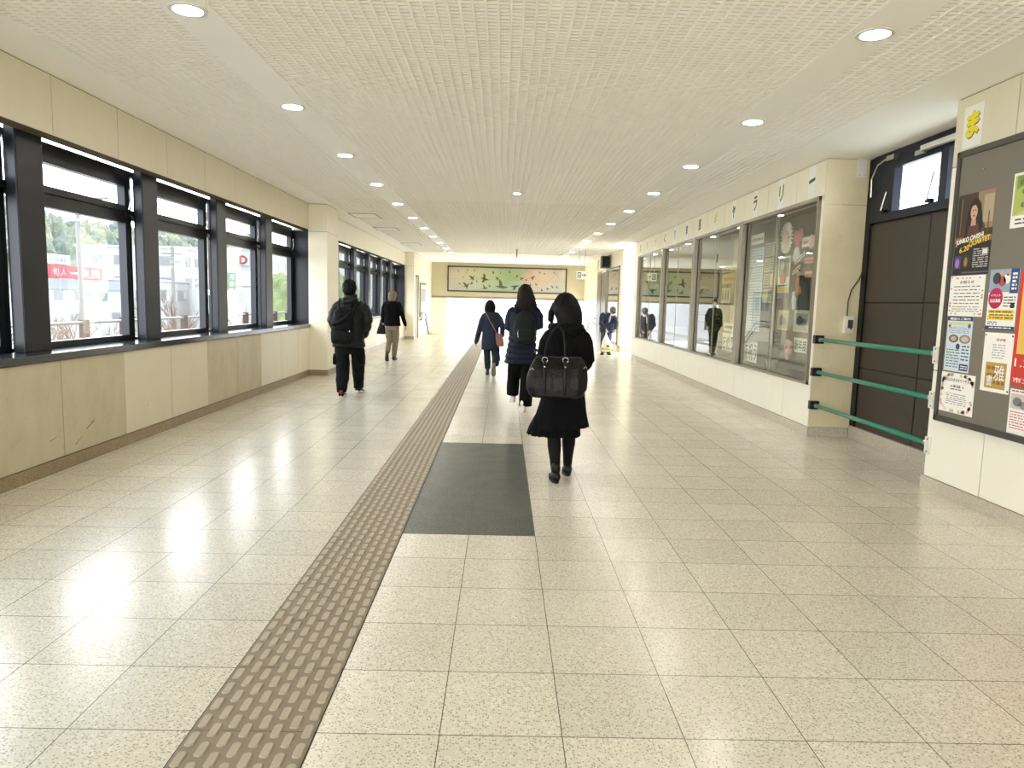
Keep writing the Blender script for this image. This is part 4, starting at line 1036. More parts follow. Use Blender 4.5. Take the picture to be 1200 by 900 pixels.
class Fig:
    def __init__(s, label, X, Y, rot=0):
        s.t = thing('person', label, 'person', (X, Y, 0), math.radians(rot))
    def body(s, hc, hM, hk, neck, sh, el, wr, hd, hip, kn, an, tors, vox=.007):
        """one continuous body: torso loft, limbs and head welded into a single surface"""
        mb = MB(); mb.loft([(r_[0], r_[1], r_[2], r_[3] * .84, r_[4] * .84) for r_ in tors], 24, 2.3)
        mb.tube([neck, Vector(hc) + hM @ Vector((0, -2, -4)) * hk], [5.6 * hk, 5.4 * hk], 14)
        head(mb, hc, hM, hk)
        for i in (0, 1):
            mb.tube([Vector(sh[i]) * .9 + Vector(neck) * .1 - Vector((0, 0, 4)), (Vector(sh[i]) + Vector(el[i])) / 2, el[i], (Vector(el[i]) * .6 + Vector(wr[i]) * .4), wr[i]], [3.2, 3.2, 3.0, 3.0, 2.5], 12)
            mb.tube([hip[i], (Vector(hip[i]) * .6 + Vector(kn[i]) * .4), kn[i], Vector(kn[i]) * .65 + Vector(an[i]) * .35, an[i]], [6.2, 5.2, 3.9, 3.8, 2.9], 12)
            mb.tube([an[i], Vector(an[i]) + Vector((0, 6, -4))], [3.0, 2.6], 8)
            if hd[i]: hand(mb, wr[i], hd[i][0], hd[i][1], hd[i][2], .95 * hk, hd[i][3])
        cm(mb)
        s.b = bake(mb, 'body', SKIN, vox, 2, s.t)
        eyes(s.t, hc, hM, hk)
    def part(s, name, mb, m, vox=.008, smooth=3, disp=None): return bake(cm(mb), name, m, vox, smooth, s.t, disp)
    def hard(s, name, mb, m=None, parent=None, smooth=True):
        o = cm(mb).build(name, m, None, smooth=smooth); o.parent = parent or s.t; return o
def held(name, label, cat, X, Y, rot=0): return thing(name, label, cat, (X, Y, 0), math.radians(rot))
def hpart(t, name, mb, m, vox=.007, smooth=3, disp=None): return bake(cm(mb), name, m, vox, smooth, t, disp)
def hhard(t, name, mb, m=None, smooth=True):
    o = cm(mb).build(name, m, None, smooth=smooth); o.parent = t; return o
def skull_hair(mb, c, M, k=1., g=1.0, back=0):
    C = Vector(c)
    mb.ell(C + M @ Vector((0, -1.6 * k, 3.0 * k)), ((7.6 * k + g), (9.0 * k + g), (8.6 * k + g)), M)
    mb.ell(C + M @ Vector((0, -4.2 * k, -2.5 * k)), ((6.9 * k + g), (6.0 * k + g), (7.0 * k + g)), M)

# --- person in black coat (large)
f = Fig('person with a dark bob in black coat and skirt walking away past the dark inlay', 1.079, 5.62)
M = rotm(14, 30)
hc = (-1.2, 3.5, 135)
sh = ((-15, 0, 115), (15, 0, 115)); el = ((-18, 4, 94), (18, 3, 93)); wr = ((-6, 24, 98), (8, 25, 99))
hip = ((-6, 0, 72), (6, 0, 72)); kn = ((-7.8, 0, 39), (5.4, 7, 39)); an = ((-6.0, -11, 8), (5.6, 14, 8))
f.body(hc, M, .93, (-.6, -1, 118), sh, el, wr, (((.7, .7, .15), (.6, -.3, .6), 40, 1), ((-.6, .8, .1), (-.6, -.3, .6), 40, -1)), hip, kn, an,
       [(0, 0, 66, 12, 9), (0, 0, 76, 15, 10), (0, 0, 92, 12, 9), (0, 0, 106, 15, 10), (0, 0, 115, 15, 8), (0, -1, 119, 6, 6)])
mb = MB()
mb.loft([(-2.6, 0, 41.5, 23, 15.5, 1.6), (-2.2, 0, 50, 21, 15), (-1.2, 0, 62, 18.4, 14), (-.6, 0, 72, 16.4, 12.8), (-.4, 0, 84, 15.0, 11.8), (-.2, 0, 98, 16, 12), (0, 0, 108, 17, 12), (0, -.5, 113.0, 17.8, 11), (0, -.8, 116.6, 15.4, 9.8), (0, -.5, 120.5, 10.6, 8.4), (0, 0, 124, 7.4, 7)], 36, 2.3)
for i, s_ in ((0, -1), (1, 1)):
    e_, w_ = Vector(el[i]), Vector(wr[i])
    mb.tube([(s_ * 13, 0, 114), (s_ * 15.5, 0, 110), e_ + Vector((0, -1, 2)), e_ * .97 + w_ * .03 + Vector((0, 1.5, -1)), e_ * .35 + w_ * .65], [5.6, 6.0, 5.6, 5.4, 4.7], 16)
f.part('coat', mb, BLK, .007, 4, fold(.006, 16, 6))
mb = MB(); mb.loft([(-8, 0, 35.2, 22, 13.5, -.6), (-6.5, 0, 45, 19.5, 13), (-4, 0, 58, 15.5, 12)], 36); f.part('skirt', mb, BLK, .007, 3, fold(.010, 26, 3))
mb = MB(); mb.tube([(-10.5, -5, 119.5), (-4, -8.5, 119.5), (5, -8.5, 119.5), (11, -5, 119.5)], [3.4, 5.6, 5.6, 3.4], 14); mb.tube([(-9.5, -4, 121), (-11.5, 5, 121.5), (-6, 9, 118)], [3.6, 3.4, 2.6], 12); mb.tube([(9.5, -4, 121), (11.5, 5, 121), (6, 9, 118)], [3.6, 3.4, 2.6], 12); mb.loft([(0, 0, 116, 10, 9), (0, 0, 122, 8.6, 8), (0, .6, 127.5, 7.2, 7)], 20)
f.part('hood', mb, BLK, .007, 4, fold(.006, 22, 16))
mb = MB(); skull_hair(mb, hc, M, .93, 2.6)
mb.loft([(1.8, -2, 121.5, 8.0, 8.0), (1.9, -1.4, 124.5, 9.6, 9.4), (1.6, -1, 128, 10.2, 10.2), (.4, 0, 133, 11.2, 10.6), (-.8, 1.5, 138, 10.8, 10.8), (-1, 3, 143, 8.6, 9), (-1, 4.2, 146.6, 4.2, 5)], 28)
mb.tube([(-9.5, 6, 139), (-12.0, 8, 133), (-12.4, 9, 126.5), (-11.6, 9, 124.4)], [2.4, 2.7, 2.4, 1.2], 10)
f.part('hair', mb, HAIRB, .006, 4, strands(.0045))
for i in (0, 1):
    mb = MB(); mb.tube([Vector(hip[i]) * .3 + Vector(kn[i]) * .7, kn[i], Vector(kn[i]) * .62 + Vector(an[i]) * .38, Vector(kn[i]) * .3 + Vector(an[i]) * .7, an[i]], [6.3, 5.4, 5.5, 4.3, 3.6], 16)
    f.part('stocking', mb, BLK2, .007, 2)
shoe(f.t, an[0], 2, 0, 23.5, 4.3); shoe(f.t, an[1], -4, 0, 23.5, 4.3, SHOEB, BROWNS)
ph = held('mobile_phone', 'dark mobile phone held up in the hands of the person in black', 'phone', 1.079, 5.62)
hhard(ph, 'phone_body', MB().use(INK).bbox(-3, 5.4, 36.5, 37.4, 98, 112, .8, 2), None, False); hhard(ph, 'screen', MB().use(flat(60, 70, 84, .2)).box(-2.5, 4.9, 36.4, 36.49, 99.5, 110.5), None, False)
bg = held('shoulder_bag', 'black leather shoulder bag hanging across the back of the person in black', 'bag', 1.079, 5.62)
mb = MB(); n_ = 40
def bagring(z, hw, d, cx, ex=3.2): return (cx, -22.5, z, hw, d)
mb.loft([(-8.8, -22.6, 68.6, 17.5, 6.5), (-8.6, -22.6, 70, 20.5, 8.2), (-8.4, -22.6, 76, 23.2, 8.8), (-8, -22.6, 84, 23.4, 8.2), (-7.4, -22.4, 91, 22, 6.6), (-7, -22.2, 96, 19.6, 4.4), (-7, -22, 98.6, 18, 2.6), (-7, -22, 99.2, 17, 1.4)], 44, 3.0)
bo = hpart(bg, 'bag_body', mb, BLKL, .006, 2, lambda co, n: .004 * noise.noise(Vector((co.x * 22, co.y * 10, co.z * 7))) - .003 * max(0, math.sin(co.x * 48)) * max(0, (co.z - .72) * 3))
mb = MB().use(BLKL)
for x in (-18.3, -2.8):
    mb.tube([(x, -29.6, 96), (x, -32.0, 84), (x, -31.6, 73)], [1.3, 1.3, 1.3], 8, True, .4)
hhard(bg, 'strap_tab', mb)
mb = MB().use(STRAPL); mb.tube([(-18.3, -27.2, 96), (-17.6, -21, 104), (-15.2, -16.0, 112), (-11.6, -15.2, 119), (-7.5, -15.8, 123.0), (-4.2, -17.8, 119), (-2.9, -21.5, 110), (-2.8, -27.2, 96)], [1.1] * 8, 8, True, .55)
hhard(bg, 'handle', mb)
mb = MB().use(BLKL); mb.tube([(-17.0, -17.6, 95), (-21, -12, 100), (-23.6, -4, 104), (-24.5, 4, 101)], [1.0] * 4, 8, True, .55); hhard(bg, 'handle', mb)
for x in (-18.3, -2.8):
    mb = MB().use(STEEL); pts = [(x + 2.1 * math.cos(a), -29.3 - .4 * math.sin(a), 97.6 + 2.1 * math.sin(a)) for a in [2 * PI * q / 16 for q in range(17)]]
    mb.tube(pts, .42, 6, False); mb.ell((x, -31.0, 92.6), (.8, .5, .8), nu=8, nv=6); hhard(bg, 'ring', mb)
mb = MB().use(STEEL); mb.tube([(-29, -30, 90), (-27.6, -31, 91.4), (-26.4, -31, 90)], .4, 6); mb.tube([(13.6, -28, 92), (12.5, -29.6, 93.4), (11.2, -30, 92)], .4, 6); hhard(bg, 'side_buckle', mb)
mb = MB().use(INK); mb.box(-24, 10, -22.6, -21.4, 99, 99.8); hhard(bg, 'zip', mb, None, False)

# --- person with backpack by the column
f = Fig('person in black puffer jacket and loose cargo trousers walking beside the cream column', -1.597, 10.25)
M = rotm(3, 4); hc = (-1.7, .5, 153)
sh = ((-18, 0, 131), (17, 0, 131)); el = ((-24.5, -3, 107), (24, -3, 106)); wr = ((-19, 8, 88), (17.5, 8, 86))
hip = ((-8, 0, 83), (7, 0, 83)); kn = ((-10.0, -3, 46), (8.4, 10, 46)); an = ((-7.4, -24, 9), (6.6, 26, 10))
f.body(hc, M, .98, (-.8, -1.5, 135), sh, el, wr, (((.3, .4, -.8), (.9, 0, .2), 20, 1), ((-.3, .4, -.8), (-.9, 0, .2), 20, -1)), hip, kn, an,
       [(-.6, 0, 76, 13, 9), (-.6, 0, 86, 16, 11), (-.6, 0, 104, 15, 10), (-.6, 0, 120, 17, 11), (-.6, 0, 130, 18, 9), (-.6, -1, 135, 7, 7)])
mb = MB(); mb.loft([(-2.6, 0, 69.3, 22.0, 14.5), (-2.6, 0, 71, 23.2, 16), (-2.2, 0, 82, 21.5, 16), (-1.4, 0, 96, 20.5, 16), (-1, 0, 112, 20.6, 15.5), (-.8, 0, 122, 20.5, 14), (-.6, -.6, 129, 18.8, 11.5), (-.4, -.8, 133.5, 13.5, 9.6), (0, -.4, 137, 9.6, 9.0), (.2, 0, 141.5, 9.2, 8.8), (0, .4, 145, 8.6, 8.2)], 36, 2.3)
for i, s_ in ((0, -1), (1, 1)):
    e_, w_ = Vector(el[i]), Vector(wr[i])
    mb.tube([(s_ * 15, 0, 129), (s_ * 19, -.5, 124), (s_ * 22.5, -2, 116), e_ + Vector((0, -.5, 1)), e_ * .5 + w_ * .5, e_ * .1 + w_ * .9], [7.2, 8.4, 8.4, 8.0, 7.2, 5.8], 16)
f.part('puffer_jacket', mb, PUFF, .008, 3, quilt(.115, .010, .007))
mb = MB(); mb.loft([(-2.4, 0, 60, 20.4, 11.5), (-2.4, 0, 74, 20, 12.5)], 28, 2.4)
for i in (0, 1):
    hx = (-12.2, 9.6)[i]
    mb.tube([(hx, 0, 66), (hx, Vector(kn[i]).y * .5, 55), (kn[i][0] - .4 * (1 if i == 0 else -1), kn[i][1], 46), ((kn[i][0] + an[i][0]) / 2, (kn[i][1] + an[i][1]) / 2, 28), (an[i][0], an[i][1] - 1, 12), (an[i][0], an[i][1] - 1, 7.4)], [10.2, 10.2, 9.8, 9.2 if i == 0 else 8.6, 7.4, 6.8], 18, False)
f.part('cargo_trousers', mb, CARGO, .008, 3, fold(.009, 12, 11))
for i in (0, 1):
    x = (-22.4, 17.6)[i]
    mb = MB(); mb.loft([(x, 1, 44, 1.8, 7), (x, 1, 46, 2.6, 8), (x, 1, 56, 2.6, 8), (x, 1, 60, 1.6, 7)], 18, 3.2); f.part('cargo_pocket', mb, CARGO, .007, 2, fold(.004, 20, 20))
mb = MB(); skull_hair(mb, hc, M, .98, 2.5); mb.ell((-1.7, -4.5, 147), (7.4, 5.0, 5)); mb.ell((-1.8, 2.0, 160), (9, 9.4, 5)); mb.ell((-9.6, 0, 154), (2.2, 5, 4.5)); mb.ell((6.3, 0, 154), (2.2, 5, 4.5)); f.part('hair', mb, HAIRB, .007, 2, strands(.008, 45))
mb = MB(); mb.tube([(-9, -8, 137), (-5, -13.2, 135), (4, -13.4, 135), (9, -8, 137.5)], [3.4, 5.4, 5.4, 3.4], 14); mb.ell((.4, -13.2, 130.5), (8.0, 3.6, 6.0)); f.part('hood', mb, PUFF, .008, 3, fold(.006, 20, 16))
shoe(f.t, an[0], 2, 0, 27, 4.8, BLKL, SOLEW, 9, RED); shoe(f.t, an[1], -6, 6, 27, 4.8, BLKL, SOLEW, 9)
bp = held('backpack', 'black backpack with a loose folded lid on the person in the puffer jacket', 'backpack', -1.597, 10.225)
mb = MB(); mb.loft([(-5.5, -27, 75.5, 12.5, 7), (-5.5, -27, 78, 14.6, 9.4), (-5.2, -27, 92, 15.4, 10), (-4.6, -26.6, 106, 15.2, 9.6), (-3.6, -25.5, 118, 13.4, 8), (-3, -24.6, 125, 10.5, 6), (-3, -24, 127, 7, 3.6)], 32, 3)
hpart(bp, 'pack_body', mb, PACKM, .007, 3, fold(.008, 14, 14))
mb = MB(); mb.tube([(-17, -34.5, 103), (-8, -36.5, 106), (2, -36.5, 112), (7, -34.5, 119)], [3.2, 4.4, 4.2, 2.6], 12, True, .6); mb.tube([(-14, -35, 98), (-4, -37, 97.5), (5, -36, 99)], [2, 2.6, 1.8], 10); hpart(bp, 'lid', mb, PACKM, .007, 2, fold(.006, 24, 24))
mb = MB(); mb.loft([(-5.5, -37, 79, 9, 2), (-5.5, -37.4, 82, 10.6, 3), (-5.5, -37.2, 91, 10.6, 3), (-5.5, -36.8, 94, 9.4, 1.8)], 24, 3); hpart(bp, 'front_pocket', mb, PACKM, .007, 2, fold(.003, 20, 20))
for s_ in (-1, 1):
    mb = MB().use(PACKM); x = -.6 + s_ * 12; mb.tube([(x * .8, -22.5, 120), (x, -16, 132), (x + s_ * .5, -8, 137.5), (x + s_ * .6, 1, 138.6)], [1.7] * 4, 8, True, .4); hhard(bp, 'shoulder_strap', mb)
mb = MB().use(STEEL); mb.ell((6.5, -36.6, 93.5), (1.0, .5, 1.3), nu=8, nv=6); hhard(bp, 'metal_tag', mb)

# --- person with ash blond hair
f = Fig('person with ash blond hair, black jacket and khaki trousers by the far windows', -1.964, 16.3)
M = rotm(-16, 6); hc = (3.2, 1, 145.5)
sh = ((-15, 0, 128), (18, 0, 129)); el = ((-18.5, -1, 104), (25.5, 1, 103)); wr = ((-20, 6, 86), (32, 5, 80.5))
hip = ((-4.5, 0, 80), (9, 0, 80)); kn = ((-4, 3, 45), (9.5, 4, 45)); an = ((-4.6, -25, 16), (6.0, 8, 8.5))
f.body(hc, M, .95, (1.6, -1, 131), sh, el, wr, (((-.2, .1, -1), (.6, .8, 0), 65, 1), ((.1, .1, -1), (-1, .3, 0), 30, 1)), hip, kn, an,
       [(2, 0, 73, 12, 9), (2, 0, 84, 16, 10), (2, 0, 102, 14, 9), (2, 0, 118, 16, 10), (2, 0, 127, 17, 8.5), (2, -1, 132, 6, 6)])
mb = MB(); mb.loft([(3.2, 0, 78.8, 19.4, 13.5), (3, 0, 86, 18.2, 13), (2.2, 0, 100, 17, 12), (1.6, 0, 114, 18.2, 12), (1.4, 0, 122, 18.6, 11.5), (1.4, -.4, 128, 16.5, 10), (1.6, -.4, 132, 11, 8), (2, 0, 135.5, 7.4, 7)], 32, 2.3)
for i, s_ in ((0, -1), (1, 1)):
    e_, w_ = Vector(el[i]), Vector(wr[i]); a = Vector(sh[i])
    mb.tube([a + Vector((-s_ * 2, 0, -1)), a * .6 + e_ * .4, e_, e_ * .4 + w_ * .6, w_ + Vector((0, 0, 1))], [6.0, 5.9, 5.2, 4.6, 3.9], 14)
f.part('jacket', mb, BLK, .008, 3, fold(.006, 14, 8))
mb = MB(); mb.loft([(2.6, 0, 68, 16, 10.5), (2.6, 0, 82, 16, 11.5)], 24)
mb.tube([(-5.2, 0, 72), (-4.6, 2, 58), (kn[0][0], kn[0][1], 46), (-4.4, -12, 30), (-4.4, -22, 20)], [8.4, 8.0, 6.9, 6.0, 5.2], 16, False)
mb.tube([(10.2, 0, 72), (10.4, 2, 58), (10.2, 4, 46), (7.6, 6, 26), (6.0, 7, 9)], [8.4, 8.0, 6.9, 6.3, 6.0], 16, False)
f.part('trousers', mb, KHAKI, .008, 3, fold(.006, 12, 11))
mb = MB(); skull_hair(mb, hc, M, .95, 2.4); mb.ell((3.0, -3, 138.5), (8.6, 6.4, 5.8)); f.part('hair', mb, HAIRBL, .007, 2, strands(.006, 60))
shoe(f.t, an[0], 4, 58, 24, 4.4, BROWNS, BROWNS, 8); shoe(f.t, an[1], -8, 0, 24, 4.6, BROWNS, BROWNS, 8)
bg = held('handbag', 'black handbag hanging from the hand of the blond person', 'bag', -1.964, 16.3)
mb = MB(); mb.loft([(-23.4, 9, 59.2, 10, 7.4), (-23.4, 9, 61, 11, 8), (-23, 9, 70, 9.2, 7), (-22.2, 9, 80, 6.4, 4.8), (-21.8, 9, 87.5, 4.8, 2.6)], 26, 3); hpart(bg, 'bag_body', mb, BLKL, .006, 2, fold(.004, 20, 12))
for y in (7, 11):
    mb = MB().use(BLKL); mb.tube([(-26.0, y, 82), (-25.6, y, 90), (-22.0, 9 + (y - 9) * .5, 96.2), (-18.2, y, 90), (-17.8, y, 82)], .7, 8); hhard(bg, 'handle', mb)

# --- person in slate blue coat
f = Fig('person in slate blue coat walking away next to the tactile strip', .352, 13.5)
M = rotm(0, 18); hc = (-2.2, 4, 130)
sh = ((-13.5, 0, 114), (14, 0, 115)); el = ((-20.5, -1, 90), (22.5, 1, 92)); wr = ((-26.5, 3, 66), (22, 8, 76))
hip = ((-6, 0, 68), (7, 0, 68)); kn = ((-6, 4, 40), (10, 4, 42)); an = ((-4.4, 6, 8), (7.4, -26, 19))
f.body(hc, M, .9, (-1, -1, 116), sh, el, wr, (((-.2, .1, -1), (1, .3, 0), 25, 1), ((-.2, .6, -.6), (-1, .3, 0), 40, -1)), hip, kn, an,
       [(0, 0, 62, 12, 9), (0, 0, 72, 15, 10), (0, 0, 88, 13, 9), (0, 0, 104, 14, 9), (0, 0, 114, 14.5, 8), (-1, -1, 118, 6, 6)])
mb = MB(); mb.loft([(-.8, 0, 50.5, 16.2, 13, 1.8), (-.8, 0, 60, 16.2, 13), (-.5, 0, 76, 15.6, 12), (-.2, 0, 92, 15.6, 11.5), (0, 0, 104, 16.4, 11.5), (.2, 0, 111, 16.2, 10.5), (0, -.4, 115.5, 13, 9), (-1, 0, 119.5, 8.6, 7.6), (-1.4, .6, 122.5, 7, 7)], 32, 2.3)
for i, s_ in ((0, -1), (1, 1)):
    e_, w_ = Vector(el[i]), Vector(wr[i]); a = Vector(sh[i])
    mb.tube([a + Vector((-s_ * 2, 0, -1)), a * .6 + e_ * .4, e_, e_ * .4 + w_ * .6, w_ + Vector((-.8 * (1 - i), 0, -3 * (1 - i)))], [5.6, 5.7, 5.3, 4.8, 4.5], 14)
f.part('coat', mb, SLATE, .008, 3, fold(.006, 14, 7))
mb = MB(); mb.tube([(-9, -5, 118), (-3.6, -9.6, 115.5), (3.4, -9.6, 115.5), (8, -5, 118)], [2.6, 4.6, 4.6, 2.6], 12); mb.ell((-.4, -10.2, 111.5), (6.4, 2.8, 6)); f.part('hood', mb, SLATE, .008, 3, fold(.004, 16, 16))
mb = MB(); mb.tube([(-6.6, 0, 60), (kn[0][0] - .5, kn[0][1], 42), (-5, 5, 24), (-4.4, 5.4, 12)], [8, 6.4, 6.2, 5.8], 16, False); mb.tube([(8, 0, 60), (10.0, 4, 43), (11.5, -10, 31), (10.6, -20, 23)], [8.4, 8.2, 7.6, 6.6], 16, False)
f.part('trousers', mb, SLATE2, .008, 3, fold(.006, 12, 11))
mb = MB(); skull_hair(mb, hc, M, .9, 1.8); mb.loft([(-2.4, -1, 117.5, 8.6, 7.4), (-2.4, 0, 123, 10.2, 9.2), (-2.2, 1.4, 130, 10.4, 10.4), (-2.2, 3, 137, 8.2, 8.8), (-2.2, 3.4, 141, 4.4, 5)], 24); f.part('hair', mb, HAIRB, .007, 3, strands(.004, 60))
shoe(f.t, an[0], 3, 0, 23, 4.0, BROWNS, SOLEG, 8); shoe(f.t, an[1], 2, 62, 23, 4.4, SOLEG, SOLEG, 8)
bg = held('crossbody_bag', 'rose tan bag on a strap hanging at the hip of the person in slate blue', 'bag', .352, 13.48)
mb = MB(); mb.loft([(19.2, -18.2, 56.5, 5, 2.4), (18.6, -18.2, 60, 7, 3.6), (17.6, -18.2, 68, 7.4, 4), (16, -17.8, 76, 6.6, 3.2), (14.2, -17.4, 81.5, 5, 2)], 24, 2.6); hpart(bg, 'bag_body', mb, TANB, .006, 2, fold(.003, 20, 20))
mb = MB().use(TANB); mb.tube([(12.6, -18.6, 79), (8, -16.8, 87), (3, -15.4, 96), (-2.2, -15.6, 104.5)], [1.7, 1.9, 1.9, 1.7], 8, True, .45, up=(1, 0, 1)); hhard(bg, 'strap', mb)
mb = MB().use(TANB); mb.tube([(-2.2, -15.6, 104.5), (-6, -14.6, 112), (-9.5, -11.5, 118), (-11, -5, 120.6), (-11, 3, 119)], [1.7] * 5, 8, True, .45); hhard(bg, 'strap', mb)

# --- person in navy down coat
f = Fig('person with long brown hair in navy quilted coat and wide black trousers', .843, 9.15)
M = rotm(0, 6); hc = (1.2, 2, 150)
sh = ((-17, 0, 129), (17, 0, 130)); el = ((-19, -1, 107), (19.5, -1, 110)); wr = ((-11, 18, 104), (10, 18, 106))
hip = ((-7, 0, 82), (6, 0, 82)); kn = ((-10.0, 14, 46), (4.5, -2, 45)); an = ((-11, 20, 17), (1.6, -8, 8.5))
f.body(hc, M, .95, (.4, -1, 134), sh, el, wr, (((.6, .7, .3), (.5, -.5, .6), 45, 1), ((-.6, .7, .3), (-.5, -.5, .6), 45, -1)), hip, kn, an,
       [(-.5, 0, 74, 13, 9), (-.5, 0, 86, 16, 10), (-.5, 0, 104, 14, 9), (-.5, 0, 120, 16, 10), (-.4, 0, 129, 17, 8.5), (0, -1, 135, 6, 6)])
mb = MB(); mb.loft([(-2.5, 0, 62, 20.2, 15), (-2.5, 0, 63.5, 21.0, 16), (-2, 0, 76, 19.4, 15.5), (-1.4, 0, 90, 17.6, 14), (-.8, 0, 106, 18.2, 13.5), (-.5, 0, 120, 19.2, 13), (-.4, 0, 127, 18.4, 11.5), (-.2, -.4, 132, 14, 9.5), (.2, 0, 136, 8.6, 8), (.4, 0, 139, 7.4, 7.4)], 36, 2.3)
for i, s_ in ((0, -1), (1, 1)):
    e_, w_ = Vector(el[i]), Vector(wr[i]); a = Vector(sh[i])
    mb.tube([a + Vector((-s_ * 2, 0, -1)), a * .6 + e_ * .4 + Vector((s_ * .6, 0, 0)), e_, e_ * .55 + w_ * .45, e_ * .15 + w_ * .85], [6.2, 6.2, 5.8, 5.2, 4.4], 14)
f.part('down_coat', mb, NAVY, .007, 3, quilt(.075, .016, .003, .5, 1.0))
mb = MB(); mb.loft([(-.6, 0, 60, 16, 11), (-1.2, 0, 76, 17.4, 12)], 24)
mb.tube([(-9, 1, 68), (-10.5, 9, 50), (-11.2, 15, 34), (-11.6, 18, 19)], [9.2, 8.8, 8.2, 7.9], 18, False); mb.tube([(6, 0, 68), (6, -1, 48), (5.2, -4, 28), (4.8, -5.5, 7)], [9.2, 8.6, 8.4, 8.4], 18, False)
f.part('wide_trousers', mb, BLK, .008, 3, fold(.007, 18, 5))
mb = MB(); skull_hair(mb, hc, M, .95, 2.2); mb.loft([(2.2, -6, 128, 8.5, 3), (2.4, -6.5, 131, 12.4, 4.2), (2.2, -6, 137, 13.2, 6.2), (1.8, -4, 144, 12.2, 8.4), (1.2, -1.5, 151, 10.4, 9.6), (.6, 0, 157.5, 8.6, 9), (.4, .6, 161.6, 4.2, 5)], 30); mb.tube([(13.0, -4, 140), (15, -5, 135), (14.2, -6, 131)], [2.2, 2.0, 1.0], 8); mb.tube([(-9, -3, 141), (-10.2, -4, 136), (-8.6, -6, 132)], [2.2, 2.0, 1.0], 8)
f.part('hair', mb, HAIRBR, .007, 3, strands(.007, 45))
shoe(f.t, an[0], 2, 10, 24, 4.2, WSHOE, SOLEW, 8.5); shoe(f.t, an[1], -2, 0, 24.5, 4.6, WSHOE, SOLEW, 8.5)
bp = held('backpack', 'dark green rounded backpack with a pale zip pull on the person in the navy coat', 'backpack', .843, 9.15)
mb = MB(); mb.loft([(1.0, -22.5, 86.6, 9.5, 5), (.8, -23, 88.4, 12, 7.4), (.4, -23, 97, 13.8, 8.2), (.2, -22.8, 108, 14, 8), (.2, -22.2, 118, 12.2, 6.8), (.2, -21.4, 125, 8.6, 5), (.2, -20.8, 128.6, 4.4, 2.4)], 30, 2.6); hpart(bp, 'pack_body', mb, DGREEN, .007, 2, fold(.004, 14, 12))
mb = MB(); mb.loft([(.8, -30, 89.4, 9, 2), (.6, -30.6, 92, 10.4, 3), (.4, -30.6, 102, 10.6, 3), (.3, -30.2, 107, 9, 2)], 24, 2.8); hpart(bp, 'front_pocket', mb, DGREEN, .007, 2, fold(.003, 18, 18))
mb = MB().use(INK); mb.tube([(-9.6, -32.0, 105), (.4, -33.6, 106), (10, -32.0, 105)], .5, 6); hhard(bp, 'zip', mb)
mb = MB().use(STEEL); mb.tube([(-7.6, -33.4, 105), (-8.0, -34, 101), (-7.4, -34, 97.4)], [.55, .5, .8], 6); hhard(bp, 'zip_pull', mb)
for s_ in (-1, 1):
    mb = MB().use(DGREEN); mb.tube([(s_ * 8, -19.6, 119), (s_ * 11, -14, 131), (s_ * 11.5, -7, 135.4), (s_ * 11.5, 1, 136.6)], [1.8] * 4, 8, True, .4); hhard(bp, 'shoulder_strap', mb)
mb = MB().use(DGREEN); mb.tube([(-3, -20.6, 127), (0, -20.8, 131), (3, -20.6, 127)], .7, 8); hhard(bp, 'grab_handle', mb)

# --- stooping person with carrier bag, facing the viewer
f = Fig('person in navy work jacket and grey cap stooping over a white carrier bag', 3.48, 19.9, 180)
M = rotm(8, 46); hc = (-11, 24, 121)
sh = ((-17, 14, 108), (17, 12, 112)); el = ((-23, 20, 87), (20, 22, 86)); wr = ((-18, 34, 72), (7.5, 36, 72))
hip = ((-7, -6, 78), (8, -6, 78)); kn = ((-6, 4, 42), (10, 4, 42)); an = ((-6.5, -2, 8.5), (8.8, 1, 8.5))
f.body(hc, M, .97, (-6, 16, 113), sh, el, wr, (((.2, .4, -.8), (.7, .5, 0), 50, 1), ((-.2, .3, -1), (-.8, .5, 0), 60, -1)), hip, kn, an,
       [(0, -6, 70, 14, 10), (0, -5, 80, 16, 11), (-1, 2, 95, 15, 11), (-3, 9, 107, 16, 10), (-4, 13, 113, 12, 8)], .008)
mb = MB(); mb.loft([(-.5, -5, 61, 18.5, 13), (-.8, -4, 72, 20.5, 14), (-1, 0, 84, 19.5, 14.5), (-1.4, 6, 98, 19.6, 14), (-2, 11, 108, 18.6, 11.5), (-3, 14, 113, 13, 9), (-5, 16, 117, 8, 7.5)], 32, 2.3)
for i, s_ in ((0, -1), (1, 1)):
    e_, w_ = Vector(el[i]), Vector(wr[i]); a = Vector(sh[i])
    mb.tube([a + Vector((-s_ * 2, 0, -1)), a * .6 + e_ * .4, e_, e_ * .4 + w_ * .6, e_ * .1 + w_ * .9], [6.6, 6.6, 6.0, 5.2, 4.4], 14)
f.part('jacket', mb, NAVYJ, .008, 3, fold(.008, 14, 10))
mb = MB(); mb.tube([(-6, 20.5, 112), (-4, 21, 102), (-3, 19, 92)], [3.6, 4.4, 3.0], 10, True, .5); f.part('shirt_front', mb, flat(206, 200, 196), .008, 2)
mb = MB(); mb.loft([(.5, -6, 62, 16.5, 11.5), (.5, -6, 78, 16.5, 12)], 24)
for i in (0, 1): mb.tube([hip[i] if False else (hip[i][0], -5, 66), (kn[i][0], kn[i][1], 43), ((kn[i][0] + an[i][0]) / 2, 1, 24), (an[i][0], an[i][1] - 1, 7)], [8.6, 7.6, 6.9, 6.6], 16, False)
f.part('jeans', mb, DENIM, .008, 3, fold(.006, 12, 10))
